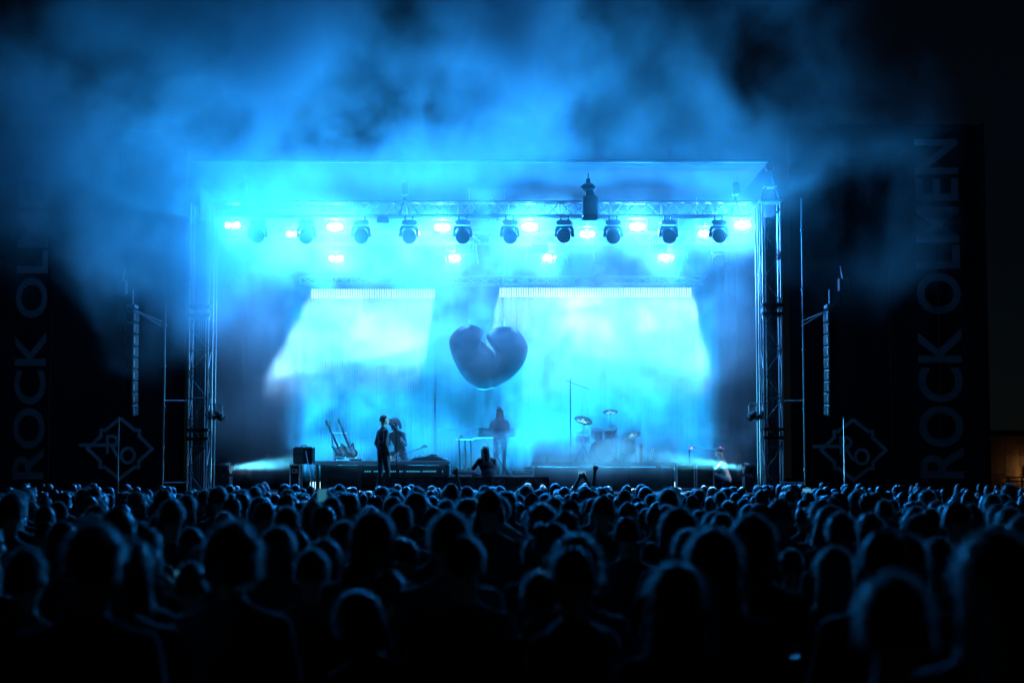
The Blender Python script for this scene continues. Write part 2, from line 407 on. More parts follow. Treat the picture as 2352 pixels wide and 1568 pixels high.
# ------------------------------------------------------------------ distant wall with warm light, far right
wa, wb = at(2276, 1100, 56), at(2480, 1000, 56)
wl = thing('lit_wall', 'orange lit rendered wall beyond the right scrim', 'wall', ((wa.x + wb.x) / 2, 56.2, 0))
for r in range(5):
    for c in range(6):
        hh = wb.z / 5; ww = (wb.x - wa.x) / 6
        MB().box((wa.x + ww * (c + .5), 56.2, hh * (r + .5)), (ww - .012, .3 + .004 * ((r + c) % 2), hh - .012)).build('wall_panel', K['wall'], wl)
MB().box(((wa.x + wb.x) / 2, 56.1, wb.z + .09), (wb.x - wa.x + .3, .7, .16)).build('coping', K['black_metal'], wl)
fz = at(2300, 1096, 54).z
fe = thing('rail_fence', 'low dark railing in front of the orange lit wall', 'fence', (wa.x + 1, 54, 0))
for zz in (fz, fz - .12): bar('rail', (wa.x - .1, 54, zz), (wb.x, 54, zz), .025, K['black_metal'], fe)
for i in range(8): bar('post', (wa.x + i * .42, 54, 0), (wa.x + i * .42, 54, fz), .022, K['black_metal'], fe)
for i in range(16): bar('baluster', (wa.x + .1 + i * .17, 54, .1), (wa.x + .1 + i * .17, 54, fz - .12), .008, K['steel'], fe)
lp = at(2366, 1082, 55.6)
wlamp = thing('wall_lamp', 'small warm bulkhead lamp fixed on the orange wall', 'lamp', (lp.x, 55.9, lp.z))
MB().box((lp.x, 55.97, lp.z), (.2, .1, .26), bev=.02).build('housing', K['black_metal'], wlamp)
MB().ell((lp.x, 55.88, lp.z), (.08, .06, .1)).build('bulb', K['lampwarm'], wlamp, None, True)
lamp('POINT', 'wall_lamp_light', (lp.x, 55.6, lp.z), 1.1, (1, .42, .12), shadow_soft_size=.08)
# ------------------------------------------------------------------ lamps on the trusses
BLUE, LILAC = (0.0, 0.285, 1.0), (0.085, 0.37, 1.0)
# --- moving heads (built hanging, origin at the clamp)
def moving_head(cells):
    t = thing('moving_head_light', '', 'stage light', (0, 0, 0))
    for s in (-1, 1):
        MB().box((s * .09, 0, -.05), (.04, .06, .12), bev=.008).build('clamp', K['black_metal'], t)
    MB().prism([(-.19, -.18), (-.19, -.15), (-.135, -.1), (.135, -.1), (.19, -.15), (.19, -.18), (.15, -.22), (-.15, -.22)], -.12, .12).build('base', K['plastic'], t)
    yk = MB().prism([(-.23, -.5), (-.23, -.33), (-.19, -.245), (.19, -.245), (.23, -.33), (.23, -.5), (.17, -.5), (.17, -.36), (.12, -.29), (-.12, -.29), (-.17, -.36), (-.17, -.5)], -.06, .06).build('yoke', K['plastic'], t)
    for s in (-1, 1):
        MB().lathe((s * .2, 0, -.45), [(.05, -.04), (.055, 0), (.05, .04)], (1, 0, 0), 12).build('pivot', K['black_metal'], yk)
    ax = Vector((0, -1, -.55 if not cells else -.32)).normalized()
    c = Vector((0, 0, -.45))
    hd = MB().lathe(c, [(.06, -.2), (.125, -.19), (.15, -.12), (.165, 0), (.17, .1), (.165, .14)], ax, 20).build('head', K['plastic'], t, None, True)
    MB().lathe(c + ax * .14, [(.168, 0), (.172, .01), (.168, .03), (.15, .032)], ax, 20).build('lens_ring', K['black_metal'], hd)
    MB().lathe(c + ax * .15, [(.145, 0), (.12, .012), (.05, .02), (.01, .022)], ax, 18).build('lens', K['lens'], hd, None, True)
    for k in range(4):
        a = math.pi / 2 * k + .4; q = ax.to_track_quat('Z', 'Y')
        p = c + q @ Vector((.158 * math.cos(a), .158 * math.sin(a), -.06))
        MB().box(p, (.02, .02, .08), q.to_matrix()).build('vent', K['black_metal'], hd)
    if cells:
        q = ax.to_track_quat('Z', 'Y')
        pts = [(0, 0)] + [(.055 * math.cos(i * math.pi / 3), .055 * math.sin(i * math.pi / 3)) for i in range(6)] + [(.108 * math.cos(i * math.pi / 6 + .26), .108 * math.sin(i * math.pi / 6 + .26)) for i in range(12)]
        for (x, y) in pts:
            MB().lathe(c + q @ Vector((x, y, .17)), [(.025, -.01), (.025, .008), (.012, .014)], ax, 6).build('lens_cell', K['lens_cell'], hd)
    return t
mv_plain, mv_cell = moving_head(False), moving_head(True)
used = set()
def place(proto, loc, rz, label, group):
    if proto.name not in used:
        used.add(proto.name); proto.location = loc; proto.rotation_euler = (0, 0, rz); return tag(proto, label, None, group)
    return dup(proto, loc, rz, label, group)
rnd = random.Random(5)
front = [(593, 1), (704, 0), (829, 0), (939, 0), (1062, 0), (1170, 0), (1297, 1), (1408, 0), (1534, 0), (1650, 1)]
seen = {0: 0, 1: 0}
for x, kind in front:
    p = at(x, 497, 40.65)
    lab = ('moving light with honeycomb lens' if kind else 'plain moving light') + ' hung under front truss, %s of its kind' % nth(seen[kind]); seen[kind] += 1
    place(mv_cell if kind else mv_plain, (p.x, 40.65, F0 - .02), rnd.uniform(-.2, .2), lab, 'moving lights under the front truss')
back = [(654, 586, 1), (1012, 572, 0), (1288, 572, 0), (1558, 572, 0), (1650, 588, 1)]
seen = {0: 0, 1: 0}
for x, y, kind in back:
    p = at(x, y, 44.0)
    lab = ('honeycomb moving light' if kind else 'plain moving light') + ' hung lower on middle truss, %s of its kind' % nth(seen[kind]); seen[kind] += 1
    place(mv_cell if kind else mv_plain, (p.x, 44.0, b0.z - .0), rnd.uniform(-.15, .15), lab, 'moving lights under the middle truss')
p = at(1375, 640, 46.6)
place(mv_cell, (p.x, 46.55, p.z + .45), 0, 'honeycomb moving light on the rear truss above the right light curtain', 'moving lights under the middle truss')
# --- twin-lamp blinders: housing, bracket, two lit lamps, and the light they throw
def blinder():
    t = thing('twin_blinder', '', 'stage light', (0, 0, 0))
    MB().box((0, .05, 0), (.48, .14, .26), bev=.02).build('housing', K['black_metal'], t)
    MB().path([(-.25, .05, 0), (-.25, .05, .2), (.25, .05, .2), (.25, .05, 0)], .014).build('bracket', K['steel'], t)
    MB().box((0, .05, .25), (.05, .06, .1)).build('clamp', K['black_metal'], t)
    for s in (-1, 1):
        r = MB().lathe((s * .114, -.02, 0), [(.104, 0), (.108, .012), (.108, .03), (.1, .035)], (0, -1, 0), 18).build('reflector', K['chrome'], t)
        MB().lathe((s * .114, -.03, 0), [(.098, 0), (.092, .014), (.05, .032), (.008, .038)], (0, -1, 0), 18).build('bulb', K['lamp'], r, None, True)
    return t
bl = blinder()
BP = {535: .9, 770: 1.4, 1016: .8, 1217: 1.0, 1464: 1.5, 1705: 2.0, 675: .7, 948: .8, 1349: 1.0, 1620: .9, 773: .8, 1041: 1.0, 1264: 1.2, 1530: 1.3}
upper = [(535, 518, 41.3), (770, 522, 41.3), (1016, 523, 41.3), (1217, 522, 41.3), (1464, 521, 41.3), (1705, 517, 41.3)]
midr = [(675, 538, 43.9), (948, 537, 43.9), (1349, 538, 43.9), (1620, 537, 43.9)]
lower = [(773, 594, 44.1), (1041, 594, 44.1), (1264, 594, 44.1), (1530, 592, 44.1)]
for row, nm in ((upper, 'glowing twin lamp blinder high under the front truss, %s'), (midr, 'glowing twin lamp blinder on the middle truss between moving lights, %s'), (lower, 'glowing twin lamp blinder hanging lowest under the middle truss, %s')):
    for i, (x, y, Y) in enumerate(row):
        p = at(x, y, Y)
        place(bl, p, 0, nm % nth(i), 'lit twin blinders')
        top = {41.3: F0, 43.9: b0.z, 44.1: b0.z}[Y]
        if top - p.z > .3:
            bar('drop_pipe', (p.x, Y + .05, p.z + .28), (p.x, Y + .05, top), .016, K['steel']).location
            dp = bpy.context.scene.collection.objects[-1]
            tag(dp, 'thin steel drop pipe above %s lamp pair' % ((nm % nth(i)).split(',')[-1].strip() + (' upper' if row is upper else ' middle' if row is midr else ' lowest')), 'pipe', 'drop pipes of the blinders')
        lamp('POINT', 'blinder_light', (p.x, Y - .14, p.z), PW * BP[x], LILAC, shadow_soft_size=.07)
        lamp('SPOT', 'blinder_throw', (p.x, Y - .16, p.z), THROW * BP[x] ** .5 * (1.6 if x < 700 else 1), BLUE, (0, -1, .16), spot_size=R(140), spot_blend=1.0, shadow_soft_size=.07)
# --- strobe panels on the middle truss
sp = thing('strobe_panel', '', 'stage light', (0, 0, 0))
MB().box((0, 0, 0), (.44, .12, .28), bev=.015).build('housing', K['black_metal'], sp)
MB().box((0, -.065, 0), (.38, .012, .2)).build('face', K['lens'], sp)
MB().path([(-.24, 0, 0), (-.24, 0, .2), (.24, 0, .2), (.24, 0, 0)], .012).build('bracket', K['aluminium'], sp)
MB().box((0, -.07, .125), (.4, .02, .02)).build('top_rim', K['aluminium'], sp)
for i, x in enumerate((1066, 1240, 1513)):
    p = at(x, 572, 43.8); place(sp, p, 0, 'flat dark strobe panel under middle truss, %s of three' % nth(i), 'strobe panels')
# --- spotlight with flaps standing through the front truss
p = at(1355, 480, 40.3)
t = thing('flap_spotlight', 'bulky spotlight with flared flaps clamped through the front truss', 'stage light', p)
MB().box((p.x, 40.3, p.z + .05), (.36, .36, .5), bev=.03).build('housing', K['plastic'], t)
for s in (-1, 1):
    MB().box((p.x + s * .17, 40.3, p.z - .22), (.02, .34, .16), Matrix.Rotation(s * -.4, 3, 'Y')).build('flap', K['black_metal'], t)
MB().box((p.x, 40.12, p.z - .22), (.34, .02, .16), Matrix.Rotation(.4, 3, 'X')).build('flap', K['black_metal'], t)
MB().box((p.x, 40.3, p.z + .36), (.24, .24, .14), taper=.6).build('cap', K['black_metal'], t)
for i in range(4): bar('cable', (p.x - .07 + .05 * i, 40.3, p.z + .4), (p.x - .05 + .04 * i, 40.35, p.z + .62), .008, K['black_metal'], t)
p = at(1351, 432, 40.4)
t = thing('cluster_light', 'oval cluster light with small bright cells under the roof edge', 'stage light', p)
MB().ell((p.x, 40.4, p.z), (.19, .15, .12)).build('housing', K['plastic'], t, None, True)
MB().box((p.x, 40.4, p.z + .16), (.1, .1, .12)).build('clamp', K['black_metal'], t)
bar('stem', (p.x, 40.4, p.z + .2), (p.x, 40.4, zr - .12), .02, K['steel'], t)
for i in range(5): MB().ell((p.x - .12 + .06 * i, 40.27, p.z - .06), (.018, .02, .016), 8, 5).build('lens_cell', K['chrome'], t)
p = at(880, 505, 40.6)
t = thing('hanging_box', 'small dark box slung under the front truss left of centre', 'box', p)
MB().box((p.x, 40.6, p.z), (.3, .2, .14), taper=.82).build('case', K['plastic'], t); bar('strap', (p.x - .1, 40.6, p.z + .07), (p.x - .1, 40.6, F0), .008, K['steel'], t); bar('strap', (p.x + .1, 40.6, p.z + .07), (p.x + .1, 40.6, F0), .008, K['steel'], t)
# loose cable ends hanging under the trusses
for i, (x, ya, yb, dx) in enumerate(((1093, 560, 606, 6), (1212, 560, 608, -7), (1360, 545, 598, 5), (1500, 548, 590, -3), (1633, 545, 585, 2))):
    a, b = at(x, ya, 43.7), at(x + dx, yb, 43.7)
    o = MB().path([a, (a.x + (b.x - a.x) * .2, 43.7, a.z * .6 + b.z * .4), b], .009).build('loose_cable', K['aluminium'], None, b)
    tag(o, 'loose shiny cable end dangling under the middle truss, %s' % nth(i), 'cable', 'cable ends under the truss')
# ------------------------------------------------------------------ curtain of vertical light strips
def led_curtain(x0, x1, ytop, label, full=True):
    Y = 46.6; a, b = at(x0, ytop, Y), at(x1, ytop, Y)
    t = thing('light_curtain', label, 'led screen', ((a.x + b.x) / 2, Y, DECK))
    n = int((b.x - a.x) / .066); mb = MB(); bk = MB()
    for i in range(n):
        x = a.x + (b.x - a.x) * (i + .5) / n
        if full: mb.box((x, Y - .02, a.z - .13), (.034, .012, .26))
        mb.box((x, Y - .02, DECK + .12), (.034, .012, .2)); bk.box((x, Y, (DECK + .03 + a.z) / 2), (.036, .02, a.z - DECK - .02))
    o = mb.build('light_strips', K['ledstrip'], t); o['kind'] = 'stuff'
    o = bk.build('strip_housings', K['black_metal'], t); o['kind'] = 'stuff'
    MB().box(((a.x + b.x) / 2, Y + .03, a.z + .04), (b.x - a.x, .06, .06)).build('header_rail', K['black_metal'], t)
    return a, b
LA = led_curtain(715, 1000, 664, 'left glowing curtain of vertical light strips behind the guitars')
LC = led_curtain(1004, 1143, 990, 'low glowing light strips behind the keyboard platform', False)
LB = led_curtain(1147, 1588, 661, 'right glowing curtain of vertical light strips behind the drums')
CY = (.008, .36, 1.0)
def strip_light(a, b, power):
    w = b.x - a.x
    lamp('AREA', 'strip_top_light', ((a.x + b.x) / 2, 46.45, a.z - .2), power * w, (.22, .56, 1.0), (-.05, -1, -.484), shape='RECTANGLE', size=w, size_y=.4, spread=R(6))
strip_light(LA[0], LA[1], TOPW * .8); strip_light(LB[0], LB[1], TOPW)
for a, b, k in ((LA[0], LA[1], 1), (LC[0], LC[1], .75), (LB[0], LB[1], 1)):
    lamp('AREA', 'strip_wall_light', ((a.x + b.x) / 2, 46.2, 3.6), k * WALLW * (b.x - a.x) / 10, CY, (.0143, -1, .165), shape='RECTANGLE', size=b.x - a.x, size_y=4.0, spread=R(7))
# ------------------------------------------------------------------ tower-side lights, scaffold poles, loudspeakers
for nm, x, s in (('left', 490, 1), ('right', 1741, -1)):
    p = at(x, 925, 40); tx = pl.x if s > 0 else pr.x
    t = thing('tower_light_arm', 'pair of lights on an arm of the %s tower' % nm, 'stage light', (p.x, 40, p.z))
    bar('arm', (tx + s * .1, 39.95, p.z), (p.x + s * .22, 39.9, p.z - .04), .022, K['steel'], t)
    for k in (0, 1):
        xx = p.x + s * (-.05 + .2 * k)
        MB().path([(xx - .08, 39.9, p.z - .3), (xx - .08, 39.9, p.z - .06), (xx + .08, 39.9, p.z - .06), (xx + .08, 39.9, p.z - .3)], .013).build('bracket', K['steel'], t)
        h = MB().lathe((xx, 39.9, p.z - .3), [(.05, -.14), (.085, -.1), (.09, .1), (.095, .12)], (s * .6, -.5, -.4), 14).build('can', K['black_metal'], t, None, True)
for nm, x, ya, yb in (('left', 380, 690, 1130), ('right', 1841, 455, 1130)):
    a = at(x, ya, 39.6); t = thing('scaffold_pole', '%s upright scaffold pole standing beside the lattice tower' % nm, 'pole', (a.x, 39.6, 0))
    bar('tube', (a.x, 39.6, 0), (a.x, 39.6, a.z), .024, K['steel'], t, 8)
    for k in range(6):
        z = .6 + k * (a.z - .8) / 5.4
        MB().box((a.x, 39.6, z), (.07, .07, .06), bev=.01).build('coupler', K['steel'], t)
    s = 1 if nm == 'left' else -1
    for z in (1.7, 3.6): bar('ledger', (a.x, 39.65, z), (a.x + s * .55, 39.9, z), .02, K['steel'], t)
def line_array(x, ytop, ybot, label, s):
    a, b = at(x, ytop, 39), at(x, ybot, 39); n = 9
    t = thing('line_array', label, 'loudspeaker', (a.x, 39, b.z))
    h = (a.z - b.z - .3) / n; z = a.z - .25; ang = 0; y = 39.0; xx = a.x
    MB().box((xx, 39, a.z - .14), (.18, .4, .07)).build('fly_frame', K['steel'], t)
    bar('fly_bar', (xx, 39, a.z - .1), (xx, 39, a.z + .25), .015, K['steel'], t)
    for i in range(n):
        ang = .03 * max(0, i - 3)
        rot = Matrix.Rotation(ang, 3, 'X') @ Matrix.Rotation(s * .25, 3, 'Z')
        c = MB().box((xx, y, z - h / 2), (.2, .3, h * .93), rot, bev=.015).build('cabinet', K['plastic'], t)
        MB().box((xx, y, z - h / 2), (.16, .312, h * .8), rot).build('grille', K['black_metal'], c)
        for e in (-1, 1): MB().box(Vector((xx, y, z - h / 2)) + rot @ Vector((e * .106, -.1, 0)), (.012, .06, h * .5), rot).build('rigging_plate', K['steel'], c)
        z -= h * math.cos(ang); y += h * math.sin(ang)
    for d in (-1, 1):
        bar('stay', (xx, 39, a.z - .2), (xx - s * .58, 39.4, a.z - .5 - .05 * d), .012, K['steel'], t)
line_array(305, 690, 960, 'left hanging column of loudspeaker cabinets in front of the scrim', -1)
line_array(1905, 690, 960, 'right hanging column of loudspeaker cabinets in front of the scrim', 1)
for nm, x, ya in (('left', 273, 962), ('right', 1938, 963)):
    a = at(x, ya, 39.2); t = thing('banner_mast', 'thin mast standing in front of the %s diamond emblem' % nm, 'mast', (a.x, 39.2, 0))
    bar('tube', (a.x, 39.2, 0), (a.x, 39.2, a.z), .016, K['steel'], t)
    bar('halyard', (a.x + .035, 39.19, .4), (a.x + .01, 39.2, a.z - .05), .004, K['aluminium'], t)
    MB().ell((a.x, 39.2, a.z + .02), (.025, .025, .03), 8, 6).build('finial', K['steel'], t)
# small floodlights hung far out on the scrims, seen faintly
for nm, x, y in (('left', 280, 660), ('right', 1936, 655)):
    p = at(x, y, 41.0); t = thing('scrim_floodlight', 'unlit floodlight hung on the %s scrim above the loudspeakers' % nm, 'stage light', p)
    MB().box((p.x, 41, p.z), (.26, .18, .34), bev=.03).build('housing', K['plastic'], t); MB().box((p.x, 40.9, p.z), (.2, .02, .26)).build('glass', K['lens'], t)
    bar('arm', (p.x, 41.05, p.z + .17), (p.x, 41.3, p.z + .5), .014, K['steel'], t)
# ------------------------------------------------------------------ risers
def riser(x0, x1, y0, y1, ztop, label, legs, skirt=None):
    t = thing('stage_riser', label, 'riser', ((x0 + x1) / 2, (y0 + y1) / 2, DECK))
    MB().box(((x0 + x1) / 2, (y0 + y1) / 2, ztop - .05), (x1 - x0, y1 - y0, .1), bev=.012).build('top', K['deck'], t)
    MB().box(((x0 + x1) / 2, y0 - .006, ztop - .05), (x1 - x0 - .01, .012, .07)).build('edge', K['steel'], t)
    for x in legs:
        for yy in (y0 + .08, y1 - .08): MB().box((x, yy, (DECK + ztop - .1) / 2), (.07, .07, ztop - .1 - DECK)).build('leg', K['black_metal'], t)
    if skirt: MB().box(((x0 + x1) / 2, skirt, (DECK + ztop - .1) / 2), (x1 - x0 - .2, .02, ztop - .1 - DECK - .02)).build('back_board', K['deck'], t)
    return t
y_r = 42.0
xa, xb, z1_ = at(720, 1058, y_r).x, at(1030, 1058, y_r).x, at(900, 1058, y_r).z
rs = riser(xa, xb, y_r, 43.2, z1_, 'long black riser under the guitars and turntables', [at(x, 1080, y_r).x for x in (728, 826, 874, 888, 914, 928, 1012, 1025)], 43.0)
d = MB()
for i in range(34):
    if i % 7 != 3: d.ell((xa + (xb - xa) * (.36 + .6 * i / 34), 42.96, at(0, 1082, 42.9).z), (.018, .012, .018), 6, 4)
o = d.build('light_dots', K['leddot'], rs); o['kind'] = 'stuff'
xk0, xk1 = at(1034, 1090, 43).x, at(1222, 1090, 43).x; zk = at(1100, 1090, 43).z
riser(xk0, xk1, 43.0, 45.0, zk, 'low black platform under the keyboard', [xk0 + .1, (xk0 + xk1) / 2, xk1 - .1], 43.1)
xd0, xd1 = at(1222, 1062, 42.6).x, at(1555, 1062, 42.6).x; zd = at(1400, 1062, 42.6).z
riser(xd0, xd1, 42.6, 45.4, zd, 'black drum riser on the right half of the stage', [xd0 + .1, (xd0 * 2 + xd1) / 3, (xd0 + 2 * xd1) / 3, xd1 - .1], 42.75)
# small downlights washing the riser fronts
for nm, x, yy, zt in (('guitar', 745, y_r, z1_), ('drum', 1512, 42.6, zd)):
    p = at(x, 1062, yy - .1)
    t = thing('riser_downlight', 'small downlight on the front of the %s riser' % nm, 'stage light', (p.x, yy - .1, zt - .08))
    MB().lathe((p.x, yy - .1, zt - .06), [(.03, 0), (.06, .02), (.07, .09), (.066, .09)], (0, 0, -1), 12).build('can', K['black_metal'], t)
    MB().lathe((p.x, yy - .1, zt - .13), [(.055, 0), (.05, .01)], (0, 0, -1), 12).build('lens', K['leddot'], t)
    lamp('SPOT', 'riser_downlight_light', (p.x, yy - .1, zt - .16), 60, (.05, .6, 1), (0, .1, -1), spot_size=R(34), spot_blend=.6, shadow_soft_size=.03)
# ------------------------------------------------------------------ amplifier stack on flight case, left
YA = 40.2
p0, p1 = at(667, 1115, YA), at(692, 1066, YA)
cx = (p0.x + p1.x) / 2; zb = DECK
t = thing('flight_case', 'upright flight case with bright metal edges under the amplifier', 'flight case', (cx, YA, DECK))
W, H = p1.x - p0.x, p1.z - DECK
MB().box((cx, YA + .02, DECK + H / 2), (W - .03, .4, H - .03)).build('panel', K['tolex'], t)
for s in (-1, 1):
    for yy in (YA - .19, YA + .23): MB().box((cx + s * (W / 2 - .015), yy, DECK + H / 2), (.032, .03, H)).build('corner_edge', K['aluminium'], t)
for z in (DECK + .016, DECK + H - .016):
    for yy in (YA - .19, YA + .23): MB().box((cx, yy - .002, z), (W - .066, .03, .03)).build('rim_edge', K['aluminium'], t)
MB().box((cx, YA - .185, DECK + .14), (W - .07, .02, .03)).build('rim_edge', K['aluminium'], t)
MB().box((cx, YA - .19, DECK + H * .77), (.13, .012, .1)).build('sticker', K['drumhead'], t); MB().box((cx - .02, YA - .198, DECK + H * .78), (.05, .006, .05)).build('latch', K['black_metal'], t)
q0, q1 = at(672, 1064, YA), at(719, 1026, YA)
ca = ((q0.x + q1.x) / 2, YA + .25, p1.z)
t = thing('guitar_amplifier', 'boxy covered guitar amplifier standing on the flight case', 'amplifier', ca)
Wa, Ha = q1.x - q0.x, q1.z - p1.z
MB().box((ca[0], ca[1], p1.z + Ha / 2 + .005), (Wa, .42, Ha), bev=.025).build('cabinet', K['tolex'], t)
MB().box((ca[0] - Wa * .22, ca[1] - .215, p1.z + Ha * .32), (Wa * .46, .014, Ha * .5)).build('grille_cloth', K['grille'], t)
MB().box((ca[0] - Wa * .22, ca[1] - .215, p1.z + Ha * .76), (Wa * .46, .012, Ha * .3)).build('control_panel', K['grille'], t)
MB().path([(ca[0] - .07, ca[1], p1.z + Ha), (ca[0] - .05, ca[1], p1.z + Ha + .04), (ca[0] + .05, ca[1], p1.z + Ha + .04), (ca[0] + .07, ca[1], p1.z + Ha)], .012).build('handle', K['black_metal'], t)
for s in (-1, 1):
    for z in (p1.z + .02, p1.z + Ha - .01): MB().box((ca[0] + s * (Wa / 2 - .012), ca[1] - .2, z), (.04, .04, .04), bev=.01).build('corner_cap', K['aluminium'], t)
a = at(702, 1035, 40); o = MB().path([a, at(707, 1062, 39.9), at(713, 1090, 39.8), (at(716, 1120, 39.7).x, 39.7, DECK + .01)], .012).build('amp_cable', K['aluminium'], None, (a.x, 39.9, DECK)); tag(o, 'pale cable falling from the amplifier to the floor', 'cable')
# ------------------------------------------------------------------ guitars on the riser
def guitar(base, lean, yaw, label, body_mat):
    t = thing('electric_guitar', label, 'guitar', base)
    out = [(0, .0), (.1, .01), (.155, .07), (.15, .15), (.115, .21), (.125, .27), (.15, .33), (.13, .37), (.1, .355), (.06, .31), (.03, .3), (-.03, .3), (-.06, .32), (-.1, .38), (-.135, .41), (-.15, .37), (-.125, .28), (-.115, .21), (-.15, .15), (-.155, .07), (-.1, .01)]
    def fin(mb): 
        rot = Matrix.Rotation(yaw, 3, 'Z') @ Matrix.Rotation(lean, 3, 'Y') @ Matrix.Rotation(-.12, 3, 'X')
        mb.v = [tuple(Vector(base) + rot @ Vector(v)) for v in mb.v]; return mb
    fin(MB().prism(out, -.022, .022)).build('body', K[body_mat], t)
    pg = [(.02, .07), (.09, .09), (.1, .16), (.08, .24), (.1, .3), (.04, .28), (-.04, .28), (-.08, .32), (-.07, .2), (-.03, .14)]
    fin(MB().prism(pg, -.027, -.022)).build('pickguard', K['drumhead'], t)
    nk = fin(MB().box((0, -.02, .58), (.052, .022, .6), taper=.8)).build('neck', K['maple'], t)
    fin(MB().prism([(-.022, .88), (-.04, .91), (-.03, 1.03), (.02, 1.06), (.035, 1.02), (.02, .93), (.022, .88)], -.03, -.014)).build('headstock', K['maple'], t)
    for k in range(6): fin(MB().tube((-.032 - .0, -.022, .92 + .018 * k), (-.058, -.022, .925 + .018 * k), .006)).build('tuner', K['chrome'], nk)
    for z in (.16, .21, .26): fin(MB().box((0, -.029, z), (.07, .01, .018))).build('pickup', K['black_metal'], t)
    fin(MB().box((0, -.03, .11), (.06, .014, .03))).build('bridge', K['chrome'], t)
    fin(MB().tube((.3 * .4, -.026, .05), (.12, -.034, .05), .012)).build('knob', K['chrome'], t)
yg = 42.45
g1 = at(788, 1052, yg); guitar((g1.x, yg, z1_ + .06), -.42, .2, 'teal electric guitar leaning left on the riser stand', 'guitar_teal')
g2 = at(800, 1052, yg); guitar((g2.x + .1, yg + .25, z1_ + .07), -.36, .35, 'dark electric guitar leaning behind the teal one', 'wood')
a = at(757, 993, yg + .1); b = at(768, 1056, yg + .1)
t = thing('guitar_rack', 'tubular rack frame behind the guitars on the riser', 'stand', (b.x, yg + .1, z1_))
bar('upright', (b.x, yg + .35, z1_), (a.x, yg + .35, a.z), .016, K['steel'], t); bar('crossbar', (a.x, yg + .35, a.z), (a.x + .42, yg + .35, a.z - .01), .014, K['aluminium'], t)
bar('upright', (b.x + .5, yg + .45, z1_), (a.x + .42, yg + .35, a.z - .01), .016, K['steel'], t)
MB().path([(b.x - .12, yg - .05, z1_ + .02), (b.x + .05, yg - .05, z1_ + .1), (b.x + .6, yg - .05, z1_ + .05)], .014).build('cradle', K['aluminium'], t)
MB().box((g2.x + .22, yg - .1, z1_ + .03), (.3, .2, .05), bev=.015).build('foot', K['black_metal'], t)
# ------------------------------------------------------------------ effects and turntables on the riser right part
a, b = at(940, 1056, 42.3), at(1028, 1056, 42.3)
t = thing('mixing_console', 'low sloped console on the right end of the guitar riser', 'console', ((a.x + b.x) / 2, 42.4, z1_))
cxm = (a.x + b.x) / 2; Wm = b.x - a.x
MB().prism([(a.x, z1_), (a.x + Wm * .12, z1_ + .07), (a.x + Wm * .5, z1_ + .115), (a.x + Wm * .8, z1_ + .09), (b.x, z1_)], 42.2, 42.7).build('body', K['plastic'], t)
for k in range(3): MB().lathe((a.x + Wm * (.25 + .22 * k), 42.35, z1_ + .1), [(.06, 0), (.06, .03), (.02, .035)], (0, 0, 1), 14).build('dial', K['steel'], t)
MB().box((a.x + Wm * .62, 42.4, z1_ + .14), (.18, .1, .05), bev=.01).build('module', K['plastic'], t)
MB().path([(b.x - .1, 42.3, z1_ + .08), (b.x, 42.25, z1_ + .06), (b.x + .02, 42.2, z1_ + .01)], .01).build('lead', K['aluminium'], t)
# microphone stand in front of the singers
a, b = at(910, 985, 39.6), at(910, 1128, 39.6)
t = thing('microphone_stand', 'straight chrome microphone stand in front of the second singer', 'stand', (b.x, 39.6, DECK))
bar('pole', (b.x, 39.6, DECK), (a.x, 39.6, a.z), .011, K['chrome'], t); MB().lathe((b.x, 39.6, DECK), [(.13, 0), (.13, .015), (.03, .03)], (0, 0, 1), 16).build('base', K['black_metal'], t)
MB().lathe((a.x, 39.6, a.z), [(.012, 0), (.022, .1), (.028, .12), (.024, .16)], (-.4, .5, .5), 10).build('microphone', K['black_metal'], t)
# ------------------------------------------------------------------ keyboard on crossed stand
yk = 43.5
a, b = at(1098, 1003, yk), at(1184, 988, yk)
t = thing('keyboard', 'dark stage keyboard on a crossed stand in front of its player', 'keyboard', ((a.x + b.x) / 2, yk, zk))
MB().box(((a.x + b.x) / 2, yk, a.z + .05), (b.x - a.x, .34, .1), bev=.015).build('case', K['plastic'], t)
MB().box(((a.x + b.x) / 2, yk + .02, (a.z + b.z) / 2 + .07), (b.x - a.x - .04, .02, b.z - a.z - .02)).build('back_panel', K['plastic'], t)
MB().box(((a.x + b.x) / 2 - .2, yk - .0, a.z - .02), (b.x - a.x + .46, .3, .03)).build('shelf', K['aluminium'], t)
kk = MB().box(((a.x + b.x) / 2, yk + .12, a.z + .106), (b.x - a.x - .1, .12, .012)).build('keys', K['drumhead'], t)
for s in (-1, 1): bar('stand_leg', ((a.x + b.x) / 2 - s * .32, yk - .05 * s, a.z - .04), ((a.x + b.x) / 2 + s * .3, yk - .05 * s, zk), .024, K['black_metal'], t)
c = at(1050, 1003, yk)
t = thing('side_table', 'narrow high table with thin legs left of the keyboard', 'table', (c.x + .2, yk, zk))
MB().box((c.x + .19, yk - .02, c.z - .055), (.44, .4, .03)).build('top', K['aluminium'], t)
for x in (c.x + .05, c.x + .2, c.x + .34):
    for yy in (yk - .15, yk + .13): bar('leg', (x, yy, c.z - .07), (x + .03, yy, zk), .018, K['black_metal'], t)
MB().ell((c.x + .1, yk - .05, c.z + .02), (.03, .03, .05), 8, 6).build('knob', K['chrome'], t)
